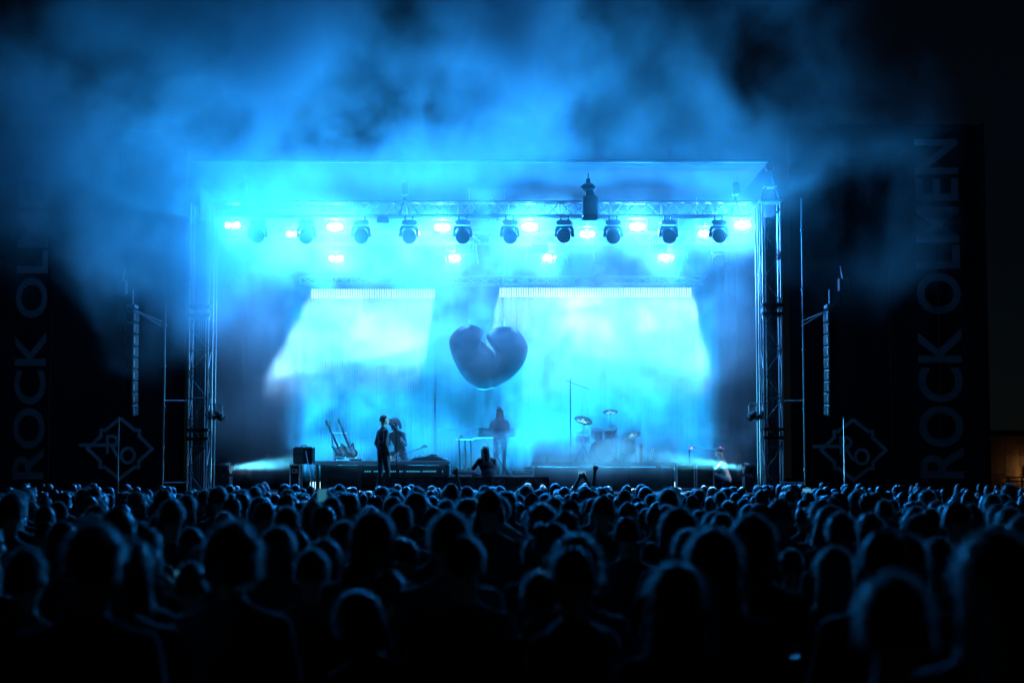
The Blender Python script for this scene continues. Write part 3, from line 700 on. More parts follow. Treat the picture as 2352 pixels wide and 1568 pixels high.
for i, (x, w_, h_) in enumerate(((1062, .34, .12), (1085, .3, .18), (1200, .5, .1), (1215, .22, .2))):
    p = at(x, 1092, 42.8); t = thing('effects_unit', 'small dark effects box on the low keyboard platform, %s' % nth(i), 'box', (p.x, 43.2, zk), 0, 'boxes on the keyboard platform')
    MB().box((p.x, 43.2, zk + h_ / 2), (w_, .25, h_), bev=.015).build('case', K['plastic'], t); MB().box((p.x, 43.06, zk + h_ * .6), (w_ * .8, .02, .02)).build('panel', K['steel'], t)
    MB().tube((p.x + .05, 43.2, zk + h_), (p.x + .05, 43.2, zk + h_ + .05), .02).build('knob', K['steel'], t)
# ------------------------------------------------------------------ drum kit
ydr = 43.9
def C(x, y, Y=ydr): return at(x, y, Y)
def drum(nm, c, r, dpt, axis, m, label):
    t = thing(nm, label, 'drum', (c[0], c[1], zd), 0, 'drums of the kit')
    axis = Vector(axis).normalized()
    sh = MB().lathe(c, [(r, -dpt / 2), (r, dpt / 2)], axis, 22).build('shell', K[m], t, None, False)
    MB().lathe(Vector(c) + axis * (dpt / 2), [(r * .98, 0), (r * .98, .004)], axis, 22).build('head', K['drumhead'], t)
    for e in (-1, 1): MB().lathe(Vector(c) + axis * (e * dpt / 2), [(r + .004, -.014), (r + .016, -.012), (r + .016, .012), (r + .004, .014)], axis, 22).build('hoop', K['chrome'], t)
    q = axis.to_track_quat('Z', 'Y')
    for k in range(8):
        a = k * math.pi / 4; off = q @ Vector(((r + .012) * math.cos(a), (r + .012) * math.sin(a), 0))
        bar('lug', Vector(c) + off - axis * dpt * .45, Vector(c) + off + axis * dpt * .45, .007, K['chrome'], t)
    low = min(c[2] - zd, .9)
    if axis.z > .5:
        for k in range(3):
            a = k * 2.1 + .3; bar('leg', (c[0] + (r + .01) * math.cos(a), c[1] + (r + .01) * math.sin(a), c[2]), (c[0] + (r + .05) * math.cos(a), c[1] + (r + .05) * math.sin(a), zd), .01, K['chrome'], t)
    return t
k0 = C(1385, 1030)
drum('bass_drum', (k0.x, 43.7, zd + .3), .28, .42, (.35, -1, 0), 'drumshell', 'large bass drum facing the crowd on the drum riser')
drum('tom_drum', (k0.x - .17, 43.75, zd + .74), .14, .2, (.1, -.35, 1), 'drumshell', 'left small tom above the bass drum')
drum('tom_drum', (k0.x + .19, 43.75, zd + .76), .15, .22, (-.1, -.35, 1), 'drumshell', 'right small tom above the bass drum')
drum('floor_tom', (k0.x + .62, 43.95, zd + .42), .2, .38, (0, -.05, 1), 'drumshell', 'floor tom on thin legs right of the bass drum')
drum('snare_drum', (k0.x - .5, 44.05, zd + .6), .18, .14, (.05, -.1, 1), 'chrome', 'shallow metal snare drum left of the bass drum')
def cymbal(c, r, tilt, label):
    t = thing('cymbal', label, 'cymbal', (c.x, c.y, zd), 0, 'cymbals of the kit')
    ax = Vector(tilt).normalized()
    MB().lathe(c, [(r, 0), (r * .5, .012), (r * .2, .022), (r * .16, .045), (.012, .055)], ax, 24).build('disc', K['cymbal'], t, None, True)
    bar('stem', c + ax * .05, (c.x, c.y + .05, zd + .45), .009, K['chrome'], t)
    for k in range(3):
        a = k * 2.094 + .5; bar('leg', (c.x, c.y + .05, zd + .45), (c.x + .26 * math.cos(a), c.y + .05 + .26 * math.sin(a), zd), .009, K['chrome'], t)
cymbal(C(1340, 965), .24, (.25, -.55, 1), 'brightly lit crash cymbal at the left of the kit')
cymbal(C(1402, 946, 44.2), .2, (-.1, -.4, 1), 'small splash cymbal highest above the drums')
cymbal(C(1450, 1000), .25, (-.3, -.4, 1), 'ride cymbal at the right of the kit')
cymbal(C(1338, 994), .17, (.1, -.1, 1), 'hi-hat cymbals beside the snare drum')
a = at(1310, 870, 43.2); t = thing('overhead_microphone_stand', 'tall thin microphone stand left of the drum kit', 'stand', (a.x, 43.2, zd))
bar('pole', (a.x, 43.2, zd), (a.x, 43.2, a.z), .014, K['black_metal'], t); bar('boom', (a.x - .1, 43.2, a.z - .05), (a.x + .5, 43.5, a.z - .25), .01, K['black_metal'], t)
for k in range(3):
    an = k * 2.094; bar('leg', (a.x, 43.2, zd + .3), (a.x + .28 * math.cos(an), 43.2 + .28 * math.sin(an), zd), .011, K['steel'], t)
p = at(1256, 1062, 42.7); t = thing('water_bottle', 'small bottle standing on the left corner of the drum riser', 'bottle', (p.x, 42.8, zd))
MB().lathe((p.x, 42.8, zd), [(.032, 0), (.034, .01), (.034, .13), (.015, .17), (.015, .19)], (0, 0, 1), 12).build('body', K['lens'], t, None, True); MB().lathe((p.x, 42.8, zd + .19), [(.018, 0), (.018, .02)], (0, 0, 1), 10).build('lid', K['drumhead'], t)
# rack with bright front and two leaning tubes, right of the drums
a, b = at(1465, 1018, 42.9), at(1479, 1056, 42.9)
t = thing('equipment_rack', 'narrow rack with bright white edges right of the drums', 'rack', ((a.x + b.x) / 2, 43.0, zd)); Hh = a.z - zd; Wr = b.x - a.x
MB().box(((a.x + b.x) / 2, 43.1, zd + Hh / 2), (Wr - .05, .3, Hh - .04)).build('body', K['tolex'], t)
for s in (-1, 1): MB().box(((a.x + b.x) / 2 + s * (Wr / 2 - .015), 42.94, zd + Hh / 2), (.03 if s > 0 else .05, .04, Hh)).build('side_rail', K['drumhead'], t)
MB().box(((a.x + b.x) / 2, 42.938, zd + Hh - .02), (Wr - .09, .03, .04)).build('top_rail', K['drumhead'], t)
for i, x in enumerate((1492, 1497)):
    p, q_ = at(x, 1056, 42.9), at(x + 5, 1029, 42.9)
    o = MB().tube(p, q_, .018, .018, 8).build('leaning_tube', K['drumhead'], None, (p.x, 42.9, zd)); tag(o, 'short pale tube leaning beside the rack, %s' % ('left one' if i == 0 else 'right one'), 'tube', 'pale tubes by the rack')
# flight cases right
for i, (x0, x1) in enumerate(((1553, 1596), (1598, 1640))):
    a, b = at(x0, 1066, 41), at(x1, 1120, 41); cx, H, W = (a.x + b.x) / 2, a.z - DECK, b.x - a.x
    t = thing('road_case', 'large dark road case with metal edges, %s of the pair by the right tower' % ('left' if i == 0 else 'right'), 'flight case', (cx, 41, DECK), 0, 'road cases at stage right')
    MB().box((cx, 41.2, DECK + H / 2 + .02), (W - .04, .5, H - .06)).build('panel', K['tolex'], t)
    for s in (-1, 1): MB().box((cx + s * (W / 2 - .015), 40.94, DECK + H / 2), (.03, .03, H)).build('corner_edge', K['aluminium'], t)
    for z in (DECK + .1, DECK + H - .015): MB().box((cx, 40.938, z), (W - .062, .03, .03)).build('rim_edge', K['aluminium'], t)
    for s in (-1, 1): MB().lathe((cx + s * W * .35, 41.0, DECK + .03), [(.03, -.015), (.03, .015)], (1, 0, 0), 10).build('caster', K['black_metal'], t)
# bar with two red indicator lights
a, b = at(1588, 1028, 42), at(1654, 1028, 42)
t = thing('indicator_bar', 'thin dark rail with two tiny red lights behind the road cases', 'rail', ((a.x + b.x) / 2, 42, DECK))
bar('rail', (a.x - .1, 42, a.z - .03), (b.x + .1, 42, b.z - .03), .02, K['steel'], t)
for x in (a.x - .05, b.x + .05): bar('post', (x, 42, DECK), (x, 42, a.z - .03), .02, K['black_metal'], t)
for x in (a.x, b.x): MB().ell((x, 41.96, a.z), (.022, .02, .022), 8, 6).build('red_light', K['redled'], t)
# ------------------------------------------------------------------ side beams
for nm, x, s in (('left', 518, 1), ('right', 1720, -1)):
    p = at(x, 1075, 41)
    t = thing('side_beam_light', 'low %s side light throwing a beam across the stage' % nm, 'stage light', (p.x, 41, DECK))
    MB().box((p.x - s * .12, 41.02, (DECK + p.z - .2) / 2 ), (.5, .5, p.z - .2 - DECK)).build('plinth', K['tolex'], t) if p.z - .2 > DECK else None
    MB().lathe((p.x, 41, p.z), [(.08, -.3), (.12, -.26), (.13, 0), (.14, .13), (.13, .13), (.115, .02)], (s, -.12, .05), 16).build('barrel', K['plastic'], t, None, True)
    MB().lathe(Vector((p.x, 41, p.z)) + Vector((s, -.12, .05)).normalized() * .0, [(.11, 0), (.1, .02), (.03, .035)], (s, -.12, .05), 16).build('lens', K['lamp'], t, None, True)
    MB().path([(p.x - s * .1, 40.84, p.z), (p.x - s * .1, 40.84, p.z - .2), (p.x - s * .1, 41.16, p.z - .2), (p.x - s * .1, 41.16, p.z)], .02).build('yoke', K['black_metal'], t)
    lamp('SPOT', 'side_beam', Vector((p.x, 41, p.z)) + Vector((s, -.12, .05)) * .06, BEAMW, (.08, .62, 1), (s, -.10, .10), spot_size=R(15), spot_blend=.35, shadow_soft_size=.06)
# ------------------------------------------------------------------ printed banners along the stage front
YB = 38.3
for i, (x0, x1, words) in enumerate(((868, 990, 1), (992, 1130, 1), (1132, 1262, 1))):
    a, b = at(x0, 1095, YB), at(x1, 1140, YB); cx = (a.x + b.x) / 2
    t = thing('front_banner', 'dark printed board with diamond logo along the stage front, %s' % nth(i), 'banner', (cx, YB, 0), 0, 'printed boards along the stage front')
    MB().box((cx, YB, a.z / 2), (b.x - a.x - .01, .03, a.z)).build('board', K['deck'], t)
    for e in (x0 + 12, x1 - 55):
        ex = at(e + 8, 1106, YB)
        tt = emblem(t, e + 8, 1107, .068, YB + .01, .012)
        V, F = text_mesh('ROCK\nOLMEN', .2, .11, .0)
        MB().add([(ex.x + .13 + x, YB - .022, ex.z - .055 + z) for x, z in V], F).build('lettering', K['print'], t)
    bar('stay', (a.x + .05, YB + .3, 0), (a.x + .05, YB + .03, a.z - .05), .02, K['steel'], t)
# ------------------------------------------------------------------ broken heart balloon
YH = 42.6
def heart_half(pts, thick):
    P2 = [(992.3 + x * .29307, 698.3 + y * .29307) for x, y in pts]
    W3 = [at(x, y, YH) for x, y in P2]
    # resample the outline smoothly
    n = len(W3); out = []
    for i in range(n):
        p0, p1, p2, p3 = (W3[(i + k - 1) % n] for k in range(4))
        for t in (0, .25, .5, .75):
            out.append(.5 * ((2 * p1) + (p2 - p0) * t + (2 * p0 - 5 * p1 + 4 * p2 - p3) * t * t + (3 * p1 - p0 - 3 * p2 + p3) * t ** 3))
    c = sum(out, Vector()) / len(out); N_ = len(out); V, F = [], []
    ring = [(1, 0)] + [(math.cos(a), math.sin(a)) for a in (.3, .6, .9, 1.2, 1.45)]
    for p in out: V.append((p.x, YH, p.z))
    for sgn in (-1, 1):
        prev = 0
        for k, (s, h) in enumerate(ring[1:]):
            base = len(V)
            for p in out:
                q = c + (p - c) * s; V.append((q.x, YH + sgn * thick * h, q.z))
            for i in range(N_): F.append((prev + i, prev + (i + 1) % N_, base + (i + 1) % N_, base + i))
            prev = base
        F.append(tuple(prev + i for i in range(N_)))
    return MB().add(V, F)
Lh = [(495, 400), (470, 365), (430, 320), (390, 285), (385, 250), (405, 215), (375, 185), (330, 165), (290, 160), (220, 180), (165, 225), (135, 285), (140, 350), (170, 440), (215, 530), (270, 600), (330, 650), (400, 672), (460, 662), (505, 640), (520, 560), (505, 470)]
Rh = [(497, 400), (485, 360), (450, 310), (425, 265), (430, 235), (470, 205), (520, 182), (600, 176), (660, 195), (710, 245), (745, 310), (752, 360), (735, 430), (690, 510), (620, 580), (550, 625), (480, 662), (440, 640), (450, 560), (480, 470)]
hb = at(1120, 895, YH)
t = thing('broken_heart_balloon', 'huge dark glossy inflated heart with a crack, hung above the keyboard', 'balloon', hb)
for pts, nm, th in ((Lh, 'left_half', .42), (Rh, 'right_half', .4)):
    o = heart_half(pts, th).build('heart_half', K['rubber'], t, None, True)
for x, y in ((1158, 750), (1077, 746)):
    a = at(x, y, YH); b = at(x, 470, YH)
    bar('cable', (a.x, YH, a.z + .12), (a.x, YH, zr - .1), .006, K['steel'], t)
    for k in range(4): MB().lathe((a.x, YH, a.z + .02 + .04 * k), [(.02, 0), (.028, .015), (.02, .03)], (0, 0, 1), 8).build('chain_link', K['steel'], t)
# ------------------------------------------------------------------ people
# a body is laid out as tapered limbs and swellings, then fused into ONE skin by a voxel remesh
STAND = dict(pelvis=(0, 0, .95), belly=(0, .005, 1.1), chest=(0, 0, 1.3), neck=(0, -.005, 1.47), head=(0, .015, 1.655), face=(0, 1, 0),
             sL=(-.182, -.005, 1.385), eL=(-.245, -.03, 1.14), wL=(-.25, .07, .9), sR=(.182, -.005, 1.385), eR=(.245, -.03, 1.14), wR=(.25, .07, .9),
             hL=(-.095, 0, .92), kL=(-.11, .02, .5), aL=(-.12, -.02, .08), hR=(.095, 0, .92), kR=(.11, .02, .5), aR=(.12, -.02, .08))
def person_mesh(name, J=None, voxel=.013, tris=5000, mats=('skin', 'top', 'trousers'), wide=1.0, jacket=0.0, hand=None, curl=.3, holds=()):
    j = {k: Vector(v) for k, v in STAND.items()}
    for k, v in (J or {}).items(): j[k] = Vector(v)
    prim = []            # (a, b, ra, rb, material index); ellipsoids are added as meshes and tagged by centre
    mb = MB()
    def cap(a, b, ra, rb, m):
        a, b = Vector(a), Vector(b); n = max(2, int((b - a).length / (min(ra, rb) * .55)))
        for i in range(n + 1):
            t = i / n; r = ra + (rb - ra) * t; mb.ell(a.lerp(b, t), (r, r, r), 10, 7)
        prim.append((a, b, (ra + rb) / 2, m))
    def ell(c, r, m, rot=None):
        mb.ell(c, r, 16, 11, rot); c = Vector(c); prim.append((c, c + Vector((0, 0, .001)), sum(r) / 3, m))
    up = (j['chest'] - j['pelvis']).normalized(); side = (j['sR'] - j['sL']).normalized(); fw = side.cross(up) * -1
    basis = Matrix((side, up.cross(side), up)).transposed()
    w = wide
    ell(j['pelvis'], (.165 * w, .12 * w, .14), 2, basis); ell(j['belly'], ((.152 + jacket) * w, (.112 + jacket * .6) * w, .18), 1, basis); ell(j['chest'], ((.178 + jacket * .5) * w, .122 * w, .2), 1, basis)
    ell(j['belly'] - up * .09, ((.158 + jacket) * w, .115 * w + jacket * .5, .12), 1, basis)
    top = (j['sL'] + j['sR']) / 2
    cap(j['sL'] + side * .02, j['sR'] - side * .02, .064, .064, 1); [cap(j[q_].lerp(top, .2) + up * .0, top + up * .085, .06, .05, 1) for q_ in ('sL', 'sR')]
    hd, fd = j['head'], j['face'].normalized()
    hr = side - fd * side.dot(fd); hr.normalize(); hu = hr.cross(fd); hb = Matrix((hr, fd, hu)).transposed()
    L_ = lambda x, y, z: hd + hb @ Vector((x, y, z))
    cap(top + up * .01, L_(0, -.015, -.085), .06, .054, 0)
    ell(L_(0, -.012, .018), (.076, .096, .1), 0, hb); ell(L_(0, .035, -.05), (.058, .06, .075), 0, hb); ell(L_(0, .055, -.085), (.03, .03, .03), 0, hb)
    cap(L_(0, .092, .0), L_(0, .112, -.035), .011, .016, 0)                      # nose
    for s in (-1, 1):
        ell(L_(s * .034, .088, .022), (.026, .014, .01), 0, hb)                  # brow ridges
        ell(L_(s * .08, -.012, -.012), (.013, .024, .034), 0, hb)                # ears
    ell(L_(0, .094, -.06), (.026, .012, .01), 0, hb)                             # mouth
    for s in 'LR':
        cap(j['s' + s], j['e' + s], .06 * (1 + jacket), .047 * (1 + jacket), 1); cap(j['e' + s], j['w' + s], .045 * (1 + jacket), .032, 1 if jacket or mats[1] == 'white_shirt' else 3)
        a, b = j['e' + s], j['w' + s]; d = (b - a).normalized(); sg = -1 if s == 'L' else 1
        nrm = d.cross(Vector((0, 0, 1))); nrm = nrm.normalized() if nrm.length > .1 else Vector((0, 1, 0))
        sd = d.cross(nrm).normalized()
        if (hand and s in hand): sd = Vector((1, 0, 0)) - d * d.x; sd.normalize(); nrm = sd.cross(d)
        cap(b, b + d * .06, .03, .034, 0)
        for t in (-.024, 0, .024): cap(b + d * .03 + sd * t * .8, b + d * .085 + sd * t, .02, .017, 0)
        cu = curl if not (hand and s in hand) else hand[s]
        for k, (t, ln) in enumerate(((-.032, .062), (-.011, .078), (.011, .082), (.032, .074))):
            f0 = b + d * .09 + sd * t; spread = sd * t * .9 * (1 - cu)
            f1 = f0 + (d * math.cos(cu) + nrm * math.sin(cu)) * ln * .5 + spread * .5; f2 = f1 + (d * math.cos(cu * 2.4) + nrm * math.sin(cu * 2.4)) * ln * .5 + spread * .5
            cap(f0, f1, .0105, .0098, 0); cap(f1, f2, .0098, .0085, 0)
        th = b + d * .035 - sd * sg * .03
        cap(th, th + d * .035 - sd * sg * .028 + nrm * .015, .013, .0115, 0); cap(th + d * .035 - sd * sg * .028 + nrm * .015, th + d * .065 - sd * sg * .03 + nrm * .03, .0115, .0095, 0)
        cap(j['h' + s], j['k' + s], .098 * w, .064, 2); cap(j['k' + s], j['a' + s], .06, .045, 2)
        k_, a_ = j['k' + s], j['a' + s]; tw = Vector((fw.x, fw.y, 0)).normalized()
        cap(a_ - Vector((0, 0, .03)) - tw * .03, a_ - Vector((0, 0, .04)) + tw * .16, .045, .036, 2)
    me = mb.mesh(name + '_raw', None)
    ob = bpy.data.objects.new(name + '_raw', me); sc.collection.objects.link(ob)
    m = ob.modifiers.new('r', 'REMESH'); m.mode = 'VOXEL'; m.voxel_size = voxel
    m = ob.modifiers.new('s', 'SMOOTH'); m.iterations = 2; m.factor = .5
    m = ob.modifiers.new('d', 'DECIMATE'); m.ratio = .5
    dg = bpy.context.evaluated_depsgraph_get(); n = len(ob.evaluated_get(dg).data.polygons)
    m.ratio = max(.02, min(1, .5 * tris / max(n, 1)))
    dg = bpy.context.evaluated_depsgraph_get(); out = bpy.data.meshes.new_from_object(ob.evaluated_get(dg)); out.name = name
    bpy.data.objects.remove(ob); bpy.data.meshes.remove(me)
    out.materials.clear()
    for k in mats: out.materials.append(K[k])
    import numpy as np
    nf = len(out.polygons); cen = np.empty(nf * 3); out.polygons.foreach_get('center', cen); cen = cen.reshape(-1, 3)
    best = np.full(nf, 1e9); idx = np.zeros(nf, int)
    for a, b, r, mi in prim:
        a, b = np.array(a), np.array(b); ab = b - a; t = np.clip(((cen - a) @ ab) / max(ab @ ab, 1e-9), 0, 1)
        dd = np.linalg.norm(cen - (a + t[:, None] * ab), axis=1) - r
        k = dd < best; best[k] = dd[k]; idx[k] = 0 if mi == 3 else mi
    out.polygons.foreach_set('material_index', idx.astype(np.int32)); out.polygons.foreach_set('use_smooth', np.ones(nf, bool)); out.update()
    return out, (hd, hb)
def hair_mesh(name, frame, style, seed, strands=700):
    """a lumpy cap of hair with loose strands, fitted to a head frame"""
    hd, hb = frame; rn = random.Random(seed); mb = MB(); V, F = [], []
    rad = {'short': (.084, .104, .108), 'crop': (.081, .1, .104), 'curly': (.105, .122, .128), 'long': (.094, .112, .114), 'bun': (.084, .104, .108), 'afro': (.15, .155, .15), 'cap': (.086, .106, .106), 'beanie': (.09, .108, .118), 'bob': (.1, .115, .115)}[style]
    first_strand = None
    lump = {'short': .006, 'crop': .003, 'curly': .016, 'long': .006, 'bun': .004, 'afro': .016, 'cap': .0, 'beanie': .004, 'bob': .006}[style]
    lowest = {'short': -.035, 'crop': -.02, 'curly': -.075, 'long': -.34, 'bun': -.03, 'afro': -.1, 'cap': -.005, 'beanie': -.03, 'bob': -.15}[style]
    nu, nv = 36, 18
    for jv in range(nv + 1):
        a = jv / nv * math.pi * .62
        for i in range(nu):
            t = 2 * math.pi * i / nu
            d = Vector((math.sin(a) * math.cos(t), math.sin(a) * math.sin(t), math.cos(a)))
            p = Vector((d.x * rad[0], d.y * rad[1] - .012, d.z * rad[2] + .018))
            front = max(0, d.y)
            if a > 1.25:                       # below the equator: hair falls behind and beside, stays off the face
                k = (a - 1.25) / (math.pi * .62 - 1.25)
                z = .018 + math.cos(1.25) * rad[2]; z = z + (lowest - z) * k
                grow = 1 + (.25 * k if lowest < -.1 else .02 * k) 
                p = Vector((math.cos(t) * rad[0] * math.sin(1.25) * grow, math.sin(t) * rad[1] * math.sin(1.25) * (grow * .9 + .08) - .012 - .02 * k, z))
                if d.y > .0: p = p.lerp(Vector((p.x * .95, min(p.y, .03), max(p.z, .02 + .03 * front))), min(1, front * 2.2))
            else:
                if d.y > .3 and a > .8: p.z = max(p.z, .055); p.y *= .93
            nn = mnoise.noise(Vector((d.x, d.y, p.z * 9)) * 4.5 + Vector((seed * 3.1, 0, 0))) + .5 * mnoise.noise(p * 60 + Vector((seed, 0, 0)))
            p += d * lump * nn * 1.6
            V.append(hd + hb @ p)
    for jv in range(nv):
        for i in range(nu): F.append((jv * nu + i, jv * nu + (i + 1) % nu, (jv + 1) * nu + (i + 1) % nu, (jv + 1) * nu + i))
    mb.add(V, F)
    if style == 'bun': mb.ell(hd + hb @ Vector((0, -.1, .08)), (.045, .045, .045), 12, 8)
    if style == 'cap': mb.prism([(-.07, 0), (.07, 0), (.06, .012), (-.06, .012)], 0, .001)
    if style in ('cap',):
        mb = MB().add(V, F)
        pk = [(-.075, .06), (-.07, .12), (-.04, .165), (0, .175), (.04, .165), (.07, .12), (.075, .06)]
        mb.add([hd + hb @ Vector((x, y, .045 - (y - .06) * .15)) for x, y in pk] + [hd + hb @ Vector((x, y, .037 - (y - .06) * .15)) for x, y in pk], [tuple(range(7)), tuple(range(13, 6, -1))] + [(i, i + 1, i + 8, i + 7) for i in range(6)])
        mb.ell(hd + hb @ Vector((0, -.012, .127)), (.01, .01, .006), 8, 5)
    elif style != 'beanie':
        ln = {'short': .028, 'crop': .016, 'curly': .04, 'long': .05, 'bun': .018, 'afro': .035, 'bob': .04}[style]
        first_strand = len(mb.f)
        for _ in range(strands):
            jv = rn.randrange(0, nv - 1); i = rn.randrange(nu)
            p = Vector(V[jv * nu + i]); d = (p - hd); d.normalize()
            tang = Vector((0, 0, -1)) + Vector((rn.uniform(-.8, .8), rn.uniform(-.8, .8), rn.uniform(-.6, .6)))
            tang = (tang - d * tang.dot(d)).normalized(); e = d.cross(tang).normalized() * .0011
            l = ln * rn.uniform(.4, 1.5); up_ = rn.uniform(.1, .75) if style in ('curly', 'afro', 'short') else rn.uniform(.03, .35)
            q1 = p + tang * l * .5 + d * l * up_ * .6; q2 = q1 + tang * l * .6 + d * l * up_ * .3 + Vector((0, 0, -l * .2))
            k = len(mb.v); mb.v += [tuple(p - e * 1.4), tuple(p + e * 1.4), tuple(q1 + e), tuple(q1 - e), tuple(q2)]
            mb.f += [(k, k + 1, k + 2, k + 3), (k + 3, k + 2, k + 4)]
    me = bpy.data.meshes.new(name); me.from_pydata([tuple(v) for v in mb.v], [], mb.f); me.update()
    me.polygons.foreach_set('use_smooth', [True] * len(me.polygons))
    me.materials.append(K['hair'] if style not in ('cap', 'beanie') else K['top'])
    if first_strand is not None:
        me.materials.append(K['strand']); me.polygons.foreach_set('material_index', [0] * first_strand + [1] * (len(mb.f) - first_strand))
    return me
HAIR_NAME = {'cap': 'cap', 'beanie': 'beanie'}
def person(loc, rz, body, frame, style, label, group=None, scale=1.0, seed=0, hair=None, name='person'):
    o = bpy.data.objects.new(name, body); sc.collection.objects.link(o)
    o.location = loc; o.rotation_euler = (0, 0, rz); o.scale = (scale,) * 3
    tag(o, label, 'person', group)
    if style:
        h = hair or hair_mesh('hair', frame, style, seed)
        c = bpy.data.objects.new(HAIR_NAME.get(style, 'hair'), h); sc.collection.objects.link(c); c.parent = o
    return o
# ------------------------------------------------------------------ performers and crew
PM = ('skin', 'jacket', 'trousers')
# singer in a jacket, standing at the front, facing right
b, f = person_mesh('singer', dict(head=(0, .03, 1.655), wL=(-.23, .08, .86), wR=(.23, .05, .86), eL=(-.245, -.06, 1.13), eR=(.245, -.06, 1.13), aL=(-.1, -.08, .08), kL=(-.1, -.0, .5), aR=(.13, .06, .08), kR=(.11, .08, .5)), .011, 9000, PM, 1.02, .022)
p = at(879, 1133, 39.9); person((p.x, 39.9, DECK), R(-62), b, f, 'crop', 'person in dark jacket standing at the stage front, facing right', None, 1.03, 3)
# guitarist behind, legs apart, bent over the instrument
J2 = dict(pelvis=(0, -.05, .9), belly=(0, -.01, 1.05), chest=(0, .07, 1.24), head=(0, .24, 1.58), face=(.2, 1, -.55), sL=(-.185, .1, 1.36), sR=(.185, .1, 1.36), eL=(-.32, .22, 1.12), wL=(-.38, .42, 1.2), eR=(.27, .1, 1.08), wR=(.1, .32, 1.0), hL=(-.1, -.05, .88), hR=(.1, -.05, .88), kL=(-.24, .06, .48), aL=(-.33, -.06, .08), kR=(.2, .1, .48), aR=(.26, 0, .08))
b, f = person_mesh('guitarist', J2, .011, 9000, ('skin', 'jacket', 'jeans'))
p = at(917, 1125, 43.8); person((p.x, 43.8, DECK), R(150), b, f, 'afro', 'person with big loose hair and washed jeans behind the riser, legs apart', None, 1.06, 5)
guitar((p.x - .25, 43.45, DECK + .82), 1.25, .1, 'electric guitar held across the body of the hunched player', 'wood')
# keyboard player
J3 = dict(head=(0, .06, 1.64), face=(0, 1, -.35), eL=(-.27, .1, 1.15), wL=(-.2, .34, 1.06), eR=(.27, .1, 1.15), wR=(.2, .34, 1.06))
b, f = person_mesh('keyboardist', J3, .011, 8000, ('skin', 'top', 'trousers'))
p = at(1148, 1090, 44.05); person((p.x, 44.05, zk), R(180), b, f, 'long', 'person with long pale lit hair playing the keyboard', None, .97, 6)
# drummer's seat stays empty in the photograph; photographer crouching at the stage front
J4 = dict(pelvis=(0, -.1, .3), belly=(0, -.06, .45), chest=(0, .0, .63), neck=(0, .02, .8), head=(0, .08, .96), face=(.25, 1, -.1), sL=(-.18, .02, .75), sR=(.18, .02, .75), eL=(-.25, .2, .58), wL=(-.1, .34, .72), eR=(.25, .2, .58), wR=(.1, .34, .72), hL=(-.1, -.06, .3), kL=(-.2, .3, .46), aL=(-.16, .08, .08), hR=(.1, -.06, .3), kR=(.22, .28, .42), aR=(.18, .06, .08))
b, f = person_mesh('photographer', J4, .011, 8000, PM, 1.0, .02)
p = at(1118, 1128, 39.35); po = person((p.x, 39.35, DECK), R(25), b, f, 'long', 'person with long dark hair crouching on the stage edge below the keyboard', None, 1.0, 8)
# stagehand at far right bending in the beam, white shirt
J5 = dict(J4); J5.update(eL=(-.24, .22, .52), wL=(-.14, .4, .42), eR=(.24, .22, .52), wR=(.14, .4, .42), face=(0, 1, -.4))
b, f = person_mesh('stagehand', J5, .012, 7000, ('skin', 'white_shirt', 'jeans'))
p = at(1660, 1120, 41.2); person((p.x, 41.2, DECK), R(70), b, f, 'crop', 'crouching stagehand with bright white shirt caught in the right side beam', None, 1.0, 9)
# crew member in the pit at left
b, f = person_mesh('crew', dict(head=(0, .1, 1.6), face=(0, 1, -.4), chest=(0, .05, 1.28)), .012, 6000, PM)
p = at(600, 1100, 38.6); person((p.x, 38.6, 0), R(-40), b, f, 'crop', 'crew member with rim lit hair standing in the pit left of the flight case', None, 1.0, 10)
# ------------------------------------------------------------------ the crowd
crowd_bodies = []
for k, (J, wd) in enumerate(((None, 1.0), (dict(head=(.02, .03, 1.65), face=(.3, 1, 0)), 1.08), (dict(head=(-.02, .02, 1.655), face=(-.35, 1, .05), wL=(-.1, .25, 1.1), eL=(-.25, .05, 1.12), wR=(.1, .25, 1.08), eR=(.25, .05, 1.12)), 1.0), (dict(head=(0, .03, 1.65), face=(.1, 1, .12)), .92), (dict(head=(.045, .02, 1.645), face=(.55, 1, -.08), sL=(-.18, 0, 1.4), sR=(.18, -.01, 1.37)), 1.0), (dict(head=(-.05, .03, 1.64), face=(-.15, 1, -.2), sL=(-.18, 0, 1.365), sR=(.18, 0, 1.395)), 1.04))):
    crowd_bodies.append(person_mesh('spectator', J, .014, 3600, ('skin', 'top', 'trousers'), wd, .01 if k % 2 else .0))
styles = ['short', 'crop', 'curly', 'long', 'bun', 'cap', 'beanie', 'bob']
crowd_hair = {}
for bi, (bm_, fr) in enumerate(crowd_bodies):
    for si, st in enumerate(styles): crowd_hair[(bi, st)] = hair_mesh('hair', fr, st, bi * 7 + si, 1800)
words = {'short': 'short haired person', 'crop': 'crop haired person', 'curly': 'curly haired person', 'long': 'long haired person', 'bun': 'person with hair bun', 'cap': 'person in cap', 'beanie': 'person in knit hat', 'bob': 'bob haired person'}
marks = [(70, 'left lettering'), (200, 'left scrim'), (275, 'left diamond emblem'), (380, 'left scaffold pole'), (455, 'left tower'), (540, 'left side beam'), (610, 'pit crew member'), (690, 'amplifier'), (785, 'guitars'), (880, 'standing singer'), (985, 'sloped console'), (1060, 'side table'), (1120, 'hanging heart'), (1200, 'keyboard'), (1290, 'drum riser'), (1385, 'drum kit'), (1480, 'equipment rack'), (1600, 'road cases'), (1690, 'right side beam'), (1775, 'right tower'), (1860, 'right scaffold pole'), (1950, 'right diamond emblem'), (2050, 'right scrim'), (2160, 'right lettering'), (2300, 'orange wall')]
rnd = random.Random(21)
crowd = []               # x, d, height, style, body, turn
